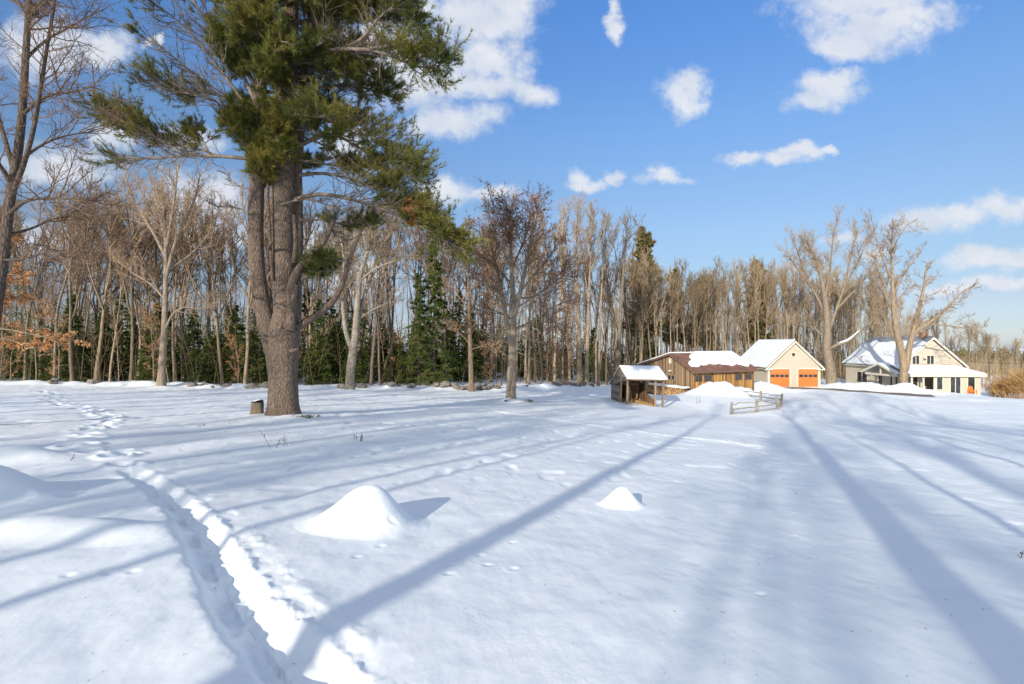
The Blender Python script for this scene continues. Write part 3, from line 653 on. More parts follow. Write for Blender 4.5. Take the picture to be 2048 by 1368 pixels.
def f(b):
    b.prism([(-.14, -.25, zf-.25*s1), (-.14, sr, zr), (-.14, sr, zr+.05), (-.14, -.25, zf-.25*s1+.05)], (SW+.3, 0, 0))
    b.prism([(-.14, SD+.15, zb-.15*s2), (-.14, sr, zr), (-.14, sr, zr+.05), (-.14, SD+.15, zb-.15*s2+.05)][::-1], (SW+.3, 0, 0))
part('roof', POSTW, shed, f)
def f(b):
    snow_slab(b, (-.12, -.22, zf-.22*s1+.05), (SW+.14, -.22, zf-.22*s1+.05), (SW+.1, sr, zr+.05), (-.12, sr, zr+.05), .17, 36, 16, 5, (.03, .03, 0, .03), .05)
    snow_slab(b, (-.12, SD+.12, zb-.12*s2+.05), (SW+.14, SD+.12, zb-.12*s2+.05), (SW+.1, sr, zr+.05), (-.12, sr, zr+.05), .17, 36, 16, 9, (.03, .03, 0, .03), .05)
part('snow_cover', SNOW, shed, f, True)
lad = empty('chicken_ladder', (0, 0, 0), 0, 'narrow slatted ladder leaning inside the open shed', 'ladder')
lad.location = (sx0+.55, sy0+.85, szb-.05); lad.rotation_euler = (R(-14), 0, SA)
part('rail', POSTW, lad, lambda b: (b.box(-.12, -.09, 0, .03, 0, 1.1), b.box(.09, .12, 0, .03, 0, 1.1)))
for k in range(7): part('rung', POSTW, lad, lambda b: b.box(-.088, .088, .004, .026, .1+k*.15, .13+k*.15))

# ------------------------------------------------------------ farmhouse
hz_ = EYE-6.5
hou = empty('farmhouse', (48.5, 64.0, hz_), 0, 'cream gabled farmhouse with snowy roofs and a glazed porch, behind the forked tree', 'house')
HW, HD, HE, HA = 7.8, 10.4, 3.75, 7.1; hs = (HA-HE)/(HW/2)
def f(b):
    b.prism(gable_poly(0, HW, -1, HE, HW/2, HA-.12, 0), (0, .15, 0)); b.prism(gable_poly(0, HW, -1, HE, HW/2, HA-.12, HD), (0, -.15, 0))
    b.box(0, .15, .153, HD-.153, -1, HE+.05); b.box(HW-.15, HW, .153, HD-.153, -1, HE+.05)
part('wall', CLAP, hou, f)
o2 = .45
rf = part('roof', GREYROOF, hou, lambda b: roofpair(b, -o2, HW/2, HW+o2, HE-o2*hs, HA, -.4, HD+.3, .12))
def f(b):
    b.box(HW/2-.38, HW/2+.22, .9, 1.5, HA-.4, HA+.52); b.box(HW/2-.43, HW/2+.27, .85, 1.55, HA+.523, HA+.64)
part('chimney', BRICK, rf, f)
def f(b):
    k = .84; zt = HE-o2*hs+(HA-HE+o2*hs)*k; xt = -o2+(HW/2+o2)*k
    snow_slab(b, (-o2, -.38, HE-o2*hs+.12), (-o2, HD+.28, HE-o2*hs+.12), (xt, HD+.28, zt+.12), (xt, -.38, zt+.12), .15, 60, 30, 12, (.02, .05, .35, .05), .05)
    snow_slab(b, (HW+o2, -.38, HE-o2*hs+.12), (HW+o2, HD+.28, HE-o2*hs+.12), (HW-xt, HD+.28, zt+.12), (HW-xt, -.38, zt+.12), .05, 60, 30, 13, (.02, .05, .35, .05), .03)
part('snow_cover', SNOW, hou, f, True)
def f(b):
    for sx in (-1, 1):
        xe = -o2 if sx < 0 else HW+o2
        p = [(xe, -.42, HE-o2*hs-.24), (HW/2, -.42, HA-.26), (HW/2, -.42, HA+.03), (xe, -.42, HE-o2*hs+.03)]
        b.prism(p if sx < 0 else p[::-1], (0, .018, 0))
        p = [(xe-sx*.42, -.03, HE-.42), (HW/2, -.03, HA-.62), (HW/2, -.03, HA-.42), (xe-sx*.42, -.03, HE-.22)]
        b.prism(p if sx < 0 else p[::-1], (0, .027, 0))
    b.box(-.03, -.002, -.02, .14, -1, HE-.4); b.box(-.42, -.03, -.3, HD, HE-.55, HE-.44)
part('trim', CREAM, hou, f)
for a in (1.28+.05, 3.15): window(hou, a+.2, a+1.05, HE+.0, HE+1.05, 0, 'y', 2, .07)
part('wall_lamp', METAL, hou, lambda b: (b.box(3.0-.12, 3.0+.1, -.10, -.004, HE+.62, HE+.7), b.box(2.86, 2.96, -.18, -.101, HE+.5, HE+.66), b.box(3.04, 3.14, -.18, -.101, HE+.5, HE+.66)))
window(hou, 5.9, 7.9, .9, 2.35, 0, 'x', 2, .1)
# glazed front porch
px0, px1, py0 = -1.0, 7.35, -3.0
def f(b):
    b.box(px0+2.95, px1, py0, py0+.12, -1, 2.6)
    b.box(px1-.12, px1, py0+.123, -.003, -1, 2.6); b.box(px0, px0+.12, py0+1.6, -.003, -1, 2.6); b.box(px0+.123, px0+2.94, py0+1.6, py0+1.7, -1, 2.6)
pw = part('porch_wall', CLAP, hou, f)
def f(b):
    b.prism([(px0-.35, py0-.35, 2.55), (px0-.35, 0, 3.55), (px0-.35, 0, 3.67), (px0-.35, py0-.35, 2.67)], (px1-px0-.5, 0, 0))
    b.prism([(px1-.85+.002, py0-.35, 2.55), (px1+.4, py0-.35, 2.55), (px1-.85+.002, -.002, 3.55)], (0, 0, .12))
part('porch_roof', BROWNTRIM, hou, f)
def f(b):
    snow_slab(b, (px0-.35, py0-.33, 2.68), (px1-.75, py0-.33, 2.68), (px1-1.1, -.1, 3.60), (px0-.35, -.1, 3.60), .15, 60, 14, 15, (.03, 0, .12, .03), .04)
    snow_slab(b, (px1-.78, py0-.33, 2.68), (px1+.38, py0-.33, 2.68), (px1-.95, -.12, 3.60), (px1-1.15, -.1, 3.60), .14, 20, 14, 16, (.03, .0, .1, 0), .03)
part('porch_snow', SNOW, hou, f, True)
part('porch_fascia', CREAM, hou, lambda b: (b.box(px0-.38, px1+.42, py0-.40, py0-.36, 2.38, 2.66), b.box(px0-.3, px1+.3, py0-.34, py0-.01, 2.42, 2.5)))
for (a0, a1, z0, z1, pn, mt) in ((-.25+.1, 1.06, .9, 2.35, 2, 1), (2.0+.1, 2.75, .85, 2.3, 1, 0), (3.72, 4.9, .25, 2.32, 2, 0), (5.8, 6.6, .45, 2.28, 1, 0)):
    window(hou, a0, a1, z0, z1, py0 if a0 > 1 else py0+1.6, 'y', pn, .09, name='glass_door' if a0 in (3.72,) else 'window', muntin=mt)
for x in (px0+.15, px0+1.55, px0+2.86): part('porch_post', CREAM, hou, lambda b: b.box(x-.07, x+.07, py0-.02, py0+.12, -1, 2.41))
ch = empty('lawn_chair', (48.5+5.95, 60.55, hz_+.2), 0, 'bright orange wooden chair at the right end of the glazed porch', 'chair')
part('seat', CHAIRO, ch, lambda b: b.box(-.25, .25, -.2, .25, .4, .45))
part('backrest', CHAIRO, ch, lambda b: [b.box(-.24+k*.1, -.16+k*.1, .253, .28, .35, 1.0+.08*math.sin(k*.78)) for k in range(5)])
for sx in (-1, 1):
    part('armrest', CHAIRO, ch, lambda b: b.box(sx*.31-.05, sx*.31+.05, -.25, .25, .6, .64))
    part('leg', CHAIRO, ch, lambda b: (b.box(sx*.31-.03, sx*.31+.03, -.22, -.14, -.4, .598))); part('leg', CHAIRO, ch, lambda b: (b.box(sx*.31-.03, sx*.31+.03, .12, .2, -.4, .598)))
# entry porch on the left wall, its gable facing left
qx, qy0, qy1, qe, qa = -1.5, -1.5, 4.1, 2.62, 3.68; qm = (qy0+qy1)/2; qs = (qa-qe)/(qm-qy0)
def f(b):
    for ys in (qy0-.3, qy1+.3):
        p = [(qx-.35, ys, qe-.3*qs), (qx-.35, qm, qa), (qx-.35, qm, qa+.1), (qx-.35, ys, qe-.3*qs+.1)]
        b.prism(p if ys > qm else p[::-1], (-qx+.33, 0, 0))
part('entry_roof', GREYROOF, hou, f)
def f(b):
    for ys, k in ((qy0-.3, 17), (qy1+.3, 18)): snow_slab(b, (qx-.33, ys, qe-.3*qs+.1), (-.03, ys, qe-.3*qs+.1), (-.03, qm, qa+.1), (qx-.33, qm, qa+.1), .17, 20, 26, k, (.03, .03, 0, .03), .05)
part('entry_snow', SNOW, hou, f, True)
def f(b):
    for ys in (qy0-.32, qy1+.32):
        p = [(qx-.38, ys, qe-.3*qs-.1), (qx-.38, qm, qa-.08), (qx-.38, qm, qa+.1), (qx-.38, ys, qe-.3*qs+.1)]
        b.prism(p if ys > qm else p[::-1], (.027, 0, 0))
    b.box(qx-.06, qx+.08, qy0, qy1, qe-.38, qe-.14); b.box(qx-.05, qx+.05, qm-.08, qm+.08, qe-.137, qa-.1)
part('entry_truss', CREAM, hou, f)
for y in (qy0+.1, qm, qy1-.1): part('entry_post', DARK, hou, lambda b: b.box(qx-.05, qx+.07, y-.08, y+.08, -1, qe-.383))
window(hou, 3.0, 3.7, .8, 2.1, 0, 'x', 1, .07)
dr = part('front_door', DARK, hou, lambda b: b.box(-.07, -.004, .5, 1.5, 0, 2.2)); part('handle', METAL, dr, lambda b: b.box(-.12, -.072, .6, .65, 1.0, 1.12))

# ------------------------------------------------------------ split-rail fences
def fence(name, tops, H, label):
    """tops: (px, py of post foot, distance)"""
    ft = [W(*q) for q in tops]; rt = empty(name, tuple(ft[0]), 0, label, 'fence', 'split-rail fences in the snow'); o = ft[0]
    rg = np.random.RandomState(len(label))
    for q in ft:
        r_ = q-o; lean = rg.normal(0, .02, 2)
        def f(b):
            pts = np.array([[r_+[0, 0, -1.0], r_+[0, 0, .2], r_+[lean[0], lean[1], H*.7], r_+[lean[0]*1.6, lean[1]*1.6, H+.03*rg.rand()]]]); tubes(b, pts, np.array([.105]), np.array([.09]), 7)
            c = pts[0, -1]; a = np.arange(7)*2*math.pi/7; b.add(np.vstack([np.stack([c[0]+.09*np.cos(a), c[1]+.09*np.sin(a), a*0+c[2]], 1), [[c[0], c[1], c[2]+.03]]]), None, [(i, (i+1) % 7, 7) for i in range(7)])
        part('post', RAILW, rt, f, False)
    for a, c in zip(ft[:-1], ft[1:]):
        for hh, w in ((.14, .06), (.48, .10), (.85, .06)):
            def f(b):
                p0, p1 = a-o+[0, 0, hh*H], c-o+[0, 0, hh*H]; t = np.linspace(-.02, 1.02, 7)[:, None]; pts = p0*(1-t)+p1*t; pts[1:-1] += rg.normal(0, .02, (5, 3)); tubes(b, pts[None], np.array([w*.62]), np.array([w*.5]), 5)
            part('rail', RAILW, rt, f)
fence('split_rail_fence', [(1462, 831, 39.2), (1513, 826, 39.6), (1556.5, 820, 40)], 1.0, 'nearer three-post split-rail fence in front of the barn and garage')
fence('split_rail_fence', [(1562.5, 812.5, 41.2), (1522, 804, 46), (1484, 799, 50)], .98, 'farther split-rail fence slanting back toward the barn snow pile')
# small things standing in the snow
def stump():
    p = on(513, 17.3, -.1); rt = empty('tree_stump', tuple(p), 0, 'short sawn tree stump with a snow cap, left of the giant pine', 'stump')
    def f(b):
        tubes(b, np.array([[[0, 0, -.2], [.01, 0, .0], [.02, 0, .2], [.03, 0, .42], [.035, 0, .50]]]), np.array([[.27, .235, .205, .20, .195]]), None, 22, flute=.07)
    part('bark', GREY_BARK, rt, f, True)
    a = np.arange(22)*2*math.pi/22; part('cut_top', STUMPTOP, rt, lambda b: b.add(np.vstack([np.stack([.035+.19*np.cos(a), .19*np.sin(a), .495+.09*np.cos(a+.6)], 1), [[.035, 0, .50]]]), None, [(i, (i+1) % 22, 22) for i in range(22)]))
    part('snow_cap', SNOW, rt, lambda b: b.add(np.vstack([np.stack([.05+.17*np.cos(a), .17*np.sin(a), .50+.08*np.cos(a+.6)], 1), np.stack([.05+.13*np.cos(a), .13*np.sin(a), .555+.06*np.cos(a+.6)], 1), [[.05, 0, .57]]]), [(i, (i+1) % 22, 22+(i+1) % 22, 22+i) for i in range(22)], [(22+i, 22+(i+1) % 22, 44) for i in range(22)]), True)
stump()
def stake(p_, d, h, lab):
    q = on(p_, d); o = part('marker_stake', RAILW, None, lambda b: tubes(b, np.array([[[q[0], q[1], q[2]-.3], [q[0]+.01, q[1], q[2]+h]]]), np.array([.022]), np.array([.018]), 6)); tag(o, lab, 'stake', 'thin stakes in the snow')
stake(1393.5, 43, .62, 'left of two thin grey stakes standing in snow before the barn pile'); stake(1399, 43.6, .58, 'right of two thin grey stakes standing in snow before the barn pile')
def weed(p_, y_, h, n, lab, seed, grp='dry weed stalks poking through the snow'):
    q = gpt(p_, y_); z = G(q[0], q[1]); rg = np.random.RandomState(seed); b = MB()
    P = np.column_stack([q[0]+rg.normal(0, .035, n), q[1]+rg.normal(0, .035, n), np.full(n, z-.05)]); D = np.column_stack([rg.normal(.1, .22, n), rg.normal(0, .15, n), np.ones(n)])
    pts = walk(rg, P, D, h*rg.uniform(.6, 1.1, n), 5, .08, .0); tubes(b, pts, np.full(n, .006), np.full(n, .003), 4)
    P2, D2, t, i = spawn(rg, pts, 5, .35, 1, .7); tubes(b, walk(rg, P2, D2, np.full(len(P2), h*.16), 2, .1, .1), np.full(len(P2), .0035), np.full(len(P2), .003), 3)
    cards(b, rg, P2+D2*h*.15, .025, .7); tag(b.build('dry_weed', WEED), lab, 'dry weed', grp)
weed(546, 893, .42, 2, 'leftmost tall dry weed below the giant pine', 1); weed(574, 891, .36, 2, 'dry weed with bent tips, just right of the tallest weed', 2)
weed(708, 880, .30, 2, 'thin weed stalk leaning left in the cluster of weeds', 3); weed(722, 880, .24, 4, 'bushy low weed at the right end of the weed cluster', 4)
weed(138, 921, .2, 1, 'lone short weed stalk near the snow hump on the left', 5); weed(403, 853, .12, 5, 'tiny dark weed tuft left of the giant pine', 6); weed(2046, 1118, .14, 2, 'reddish grass blades at the right edge of the photo', 7)
# a broken pine sprig at the pine foot and stones by the oak
q = on(612, 16.3); b = MB(); rg = np.random.RandomState(4); P = q+rg.normal(0, 1, (26, 3))*[.16, .08, .02]+[0, 0, .03]; tufts(b, rg, P, np.tile([.5, 0, .5], (26, 1)), 8, .12, .014, .9)
tag(b.build('fallen_sprig', NEEDLE), 'small green pine sprig lying in snow at the foot of the pine', 'sprig')
def rock(name, x, y, z, s, seed, lab, grp, snow=True, parent=None):
    rg = np.random.RandomState(seed); n, m = 12, 9; b = MB(); A, B = np.meshgrid(np.linspace(0, 2*math.pi, n, endpoint=False), np.linspace(.001, math.pi-.001, m)); 
    d = np.stack([np.sin(B)*np.cos(A), np.sin(B)*np.sin(A), np.cos(B)], -1); r_ = 1+.35*fbm(d[..., 0]*1.3+seed, d[..., 1]*1.3+d[..., 2]*1.1, 3); v = d*r_[..., None]*np.array(s)+[x, y, z]
    fi = np.arange(n*m).reshape(m, n); nx_ = np.roll(fi, -1, 1); qd = np.stack([fi[:-1], fi[1:], nx_[1:], nx_[:-1]], -1).reshape(-1, 4)
    return v.reshape(-1, 3), qd
for i, (p_, d, s) in enumerate([(1056, 30.6, (.3, .2, .12)), (1012, 29.9, (.12, .1, .07))]):
    q = on(p_, d, .04); v, qd = rock('r', *q, s, 40+i, '', ''); b = MB(); b.add(v, qd); tag(b.build('field_stone', STONE, smooth=True), ['flat dark stone half buried in snow, right of the oak foot', 'little dark stone half buried in snow, left of the oak foot'][i], 'stone')
rg = np.random.RandomState(91); b = MB(); pts_ = []
for k in range(170):
    p_ = gpt(rg.uniform(0, 2048), rg.uniform(845, 1366)) if k > 60 else gpt(rg.uniform(430, 760), rg.uniform(828, 900)); pts_.append(p_)
pts_ = np.array(pts_); z = ground_h(pts_[:, 0], pts_[:, 1])+.004; a = rg.uniform(0, 6.28, len(z)); L = rg.uniform(.008, .03, len(z))*np.clip(pts_[:, 1]/6, .6, 2.5)
q0 = np.column_stack([pts_, z]); q1 = q0+np.column_stack([np.cos(a)*L, np.sin(a)*L, .003+0*L]); tubes(b, np.stack([q0, q1], 1), np.full(len(z), .0022)*np.clip(pts_[:, 1]/5, .8, 3), np.full(len(z), .0012), 4)
tag(b.build('bark_litter', WEED), 'tiny dark bits of bark and twig scattered over the snow', 'litter', kind='stuff')
# the stone wall along the wood
rg = np.random.RandomState(17); b = MB(); wl = np.array(WALL)
def along(p_):      # point of the wall line at photograph column p_
    best = min(range(len(wl)-1), key=lambda i: abs((wl[i][0]/max(wl[i][1], .1)) - (p_-1024)/1024)); return wl[best]
spots = []
for lo, hi, n in ((870, 1000, 40), (500, 585, 22), (1130, 1215, 14), (380, 480, 5), (180, 230, 2), (60, 130, 3), (630, 860, 9), (1000, 1130, 5)):
    for k in range(n):
        p_ = rg.uniform(lo, hi); u = (p_-1024)/1024; pr = wl[:, 0]-u*wl[:, 1]; j = int(np.argmax((pr[:-1]*pr[1:]) <= 0)); t = pr[j]/(pr[j]-pr[j+1]); c = wl[j]*(1-t)+wl[j+1]*t
        c = c+np.array([rg.normal(0, .12), -.55+rg.normal(0, .18)]); s = rg.uniform(.12, .30); z = G(c[0], c[1])+rg.uniform(.0, .24)
        v, qd = rock('r', c[0], c[1], z, (s*rg.uniform(1, 1.6), s, s*rg.uniform(.5, .8)), k+int(lo), '', ''); b.add(v, qd)
tag(b.build('stone_wall', STONE, smooth=True), 'old dry-stone wall, mostly buried in snow, running along the wood edge', 'stone wall')
# overhead cable at the far right
b = MB(); a = W(1925, 722, 66); c = W(2200, 725, 66); t = np.linspace(0, 1, 20)[:, None]; pts = a*(1-t)+c*t; pts[:, 2] -= (np.sin(t*math.pi)*.3)[:, 0]; tubes(b, pts[None], np.array([.02]), np.array([.02]), 5)
tag(b.build('overhead_cable', WIRE), 'thin dark cable running right from the farmhouse gable', 'cable')

# ------------------------------------------------------------ trees
def bare_parts(seed, h, r, form, bark_m, twig_m, K=(16, 8, 7, 4), crown=.45, ang=.7, blen=.26, twr=.0065, lean=.02, leaves=None, nleaf=0, fork=None, up=.10, name='bare_tree', parent=None, sides=8, twl=1.0):
    """a leafless tree grown level by level; returns its root with trunk and branches as parts"""
    rng = np.random.RandomState(seed); root = parent or empty(name, (0, 0, 0)); tb = MB(); bb = MB()
    tr = walk(rng, [[0, 0, -.5]], [[rng.normal(0, lean), rng.normal(0, lean), 1]], [h+.5], 14, .035 if form != 'crooked' else .09, .02)
    rad = r*(1-np.linspace(0, 1, 15)**1.1*.88)[None, :]; rad[0, 0] *= 1.45; rad[0, 1] *= 1.04
    tubes(tb, tr, rad, None, sides, flute=.05)
    stems = tr
    if form == 'forked' or form == 'spread':
        nf = 2 if form == 'forked' else 4; P, D, t, i = spawn(rng, tr, nf, fork[0], fork[1], .42 if form == 'forked' else .75, .1)
        L = h*(1-t)*rng.uniform(.85, 1.0, len(t)); st = walk(rng, P, D, L, 14, .07, .09); tubes(tb, st, r*(1-t)*.95, np.full(len(t), r*.10), 6)
        stems = np.concatenate([tr, st])
    P, D, t, i = spawn(rng, stems, K[0], crown, .97, ang, .16, True); shape = np.sin(np.clip((1-t)/(1-crown), 0, 1)*2.2+.35)*.75+.25
    L1 = h*blen*shape*rng.uniform(.6, 1.15, len(t)); b1 = walk(rng, P, D, L1, 7, .11, up); R1 = np.clip(r*.42*(L1/(h*blen)), .014, .09)
    tubes(bb, b1, R1, R1*.35, 5, .8)
    P, D, t, i = spawn(rng, b1, K[1], .18, 1, .72, .2, True); L2 = L1[i]*(1.05-t*.75)*.55*rng.uniform(.5, 1.2, len(t)); b2 = walk(rng, P, D, L2, 5, .13, up*.8)
    R2 = np.clip(R1[i]*.5, .009, .03); tubes(bb, b2, R2, R2*.5, 4)
    P, D, t, i = spawn(rng, b2, K[2], .15, 1, .7, .22, True); L3 = np.clip(L2[i]*.55*rng.uniform(.5, 1.2, len(t)), .18, 1.2)*twl; b3 = walk(rng, P, D, L3, 3, .14, up*.6)
    tubes(bb, b3, np.full(len(t), twr*1.25), np.full(len(t), twr*.8), 3)
    last = b3
    if K[3]:
        P, D, t, i = spawn(rng, b3, K[3], .2, 1, .65, .25); L4 = L3[i]*.5*rng.uniform(.4, 1.2, len(t)); b4 = walk(rng, P, D, L4, 2, .12, .05)
        tubes(bb, b4, np.full(len(t), twr*.9), np.full(len(t), twr*.6), 3); last = b4
    tb.build('trunk', bark_m, root, True); bb.build('branches', twig_m, root, True)
    if leaves:
        rg2 = np.random.RandomState(seed+1); P, D, t, i = spawn(rg2, last, 2, .2, 1, 1.0); k = rg2.permutation(len(P))[:nleaf]; lb = MB(); cards(lb, rg2, P[k], leaves[1], .62); lb.build('dead_leaves', leaves[0], root)
    return root
def hemlock_parts(seed, h, w, name='hemlock', mat=HEMLOCK, K=85, base=.08, dens=26, leaf=.15, bark_m=DARK_BARK, powr=.8, droop=-.05):
    rng = np.random.RandomState(seed); root = empty(name, (0, 0, 0)); tb = MB(); fb = MB(); bb = MB()
    tr = walk(rng, [[0, 0, -.4]], [[0, 0, 1]], [h+.4], 10, .015, .02); tubes(tb, tr, np.array([h*.013+.03]), np.array([.012]), 7); tb.build('trunk', bark_m, root, True)
    P, D, t, i = spawn(rng, tr, K, base, .985, 1.45, .12, True); L = w*(1.02-t)**powr*rng.uniform(.55, 1.15, len(t)); b1 = walk(rng, P, D, L, 6, .07, droop)
    tubes(bb, b1, np.clip(L*.012, .008, .05), np.full(len(t), .005), 4)
    P, D, t, i = spawn(rng, b1, 12, .12, 1, .85, .2, True); D[:, 2] *= .35; L2 = L[i]*.38*(1.1-t)*rng.uniform(.6, 1.3, len(t))+.08; b2 = walk(rng, P, D, L2, 3, .1, -.04)
    tubes(bb, b2, np.full(len(t), .007), np.full(len(t), .004), 3); bb.build('branches', TWIG, root)
    P, D, t, i = spawn(rng, b2, dens, .0, 1, .9, .35); D[:, 2] = D[:, 2]*.5-.05; cards(fb, rng, P, leaf, .34, unit(D)); fb.build('foliage', mat, root)
    return root

# the giant three-stemmed pine, limbs laid out one by one
PD = 17.0; pbase = on(566, PD); pbase = np.array([pbase[0], PD, pbase[2]])
pine = empty('giant_pine', tuple(pbase), 0, 'giant old white pine with several stems and dark green windswept crown', 'pine tree')
def PP(x, y, d=0.0): return W(x, y, PD+d)-pbase
rngP = np.random.RandomState(77)
def limb_pts(raw, n=16):
    a = np.array(raw, float); a = np.array(smooth([q for q in a], 2)); s = np.concatenate([[0], np.cumsum(np.linalg.norm(np.diff(a, axis=0), axis=1))]); t = np.linspace(0, s[-1], n)
    return np.stack([np.interp(t, s, a[:, k]) for k in range(3)], 1)
tb = MB()
def stem(raw, r0, r1, sides=14, flute=.03, prof=None, n=22):
    p = limb_pts(raw, n); rad = np.interp(np.linspace(0, 1, n), np.linspace(0, 1, len(prof)), prof)[None] if prof is not None else None
    tubes(tb, p[None], rad if rad is not None else np.array([r0]), None if rad is not None else np.array([r1]), sides, 1.0, flute); return p
main = stem([PP(566, 858), PP(566, 830), PP(566, 790), PP(566, 730), PP(568, 690), PP(570, 650), PP(573, 590)], 0, 0, 40, .035, [.76, .61, .50, .47, .455, .45, .46, .48, .50, .47, .40, .33, .30], 30)
st_l = stem([PP(556, 760), PP(548, 700, -.05), PP(532, 650, -.1), PP(520, 590, -.1), PP(511, 520, -.1), PP(511, 440), PP(514, 360), PP(518, 290), PP(520, 220), PP(521, 120), PP(526, 0, .2), PP(532, -160, .3), PP(540, -330, .3)], 0, 0, 20, .03, [.29, .27, .25, .24, .23, .215, .20, .185, .165, .14, .10, .05])
st_m = stem([PP(577, 680, .1), PP(572, 610, .15), PP(567, 540, .2), PP(566, 460, .25), PP(566, 380, .3), PP(568, 300, .3), PP(572, 200, .3), PP(577, 80, .3), PP(582, -60, .3), PP(588, -250, .3), PP(592, -420, .3)], 0, 0, 20, .03, [.38, .36, .345, .335, .325, .31, .29, .26, .22, .16, .06])
st_b = stem([PP(588, 640, .5), PP(590, 560, .5), PP(594, 480, .5), PP(594, 420, .6), PP(592, 350, .6), PP(600, 250, .6), PP(612, 120, .8), PP(630, -40, 1), PP(650, -200, 1)], .24, .07, 16)
arm1 = stem([PP(580, 660, -.35), PP(584, 610, -.4), PP(580, 580, -.4), PP(590, 545, -.4), PP(612, 520, -.35), PP(634, 502, -.3), PP(652, 480, -.2), PP(664, 452, -.2), PP(672, 430, -.2)], .165, .05, 12)
arm2 = stem([PP(592, 655, -.1), PP(612, 643), PP(640, 628, .1), PP(664, 606, .1), PP(682, 578, .1), PP(692, 545, .1), PP(705, 500, .1), PP(722, 462, .2), PP(738, 430, .3)], .13, .04, 12)
stub = stem([PP(583, 620, -.5), PP(588, 595, -.7), PP(593, 570, -.75)], .10, .06, 10); stem([PP(582, 702, -.4), PP(590, 700, -.7), PP(600, 697, -.8)], .07, .045, 9)
stem([PP(588, 525, -.1), PP(592, 490, -.25), PP(590, 460, -.3), PP(588, 430, -.25)], .09, .05, 9)
stem([PP(545, 560, -.2), PP(541, 500, -.2), PP(538, 430, -.2), PP(534, 350, -.15), PP(532, 290, -.1)], .055, .03, 8)
stem([PP(540, 500, -.2), PP(536, 492, -.4), PP(548, 482, -.5)], .05, .04, 8)
tb.build('trunk', PINE_BARK, pine, True)
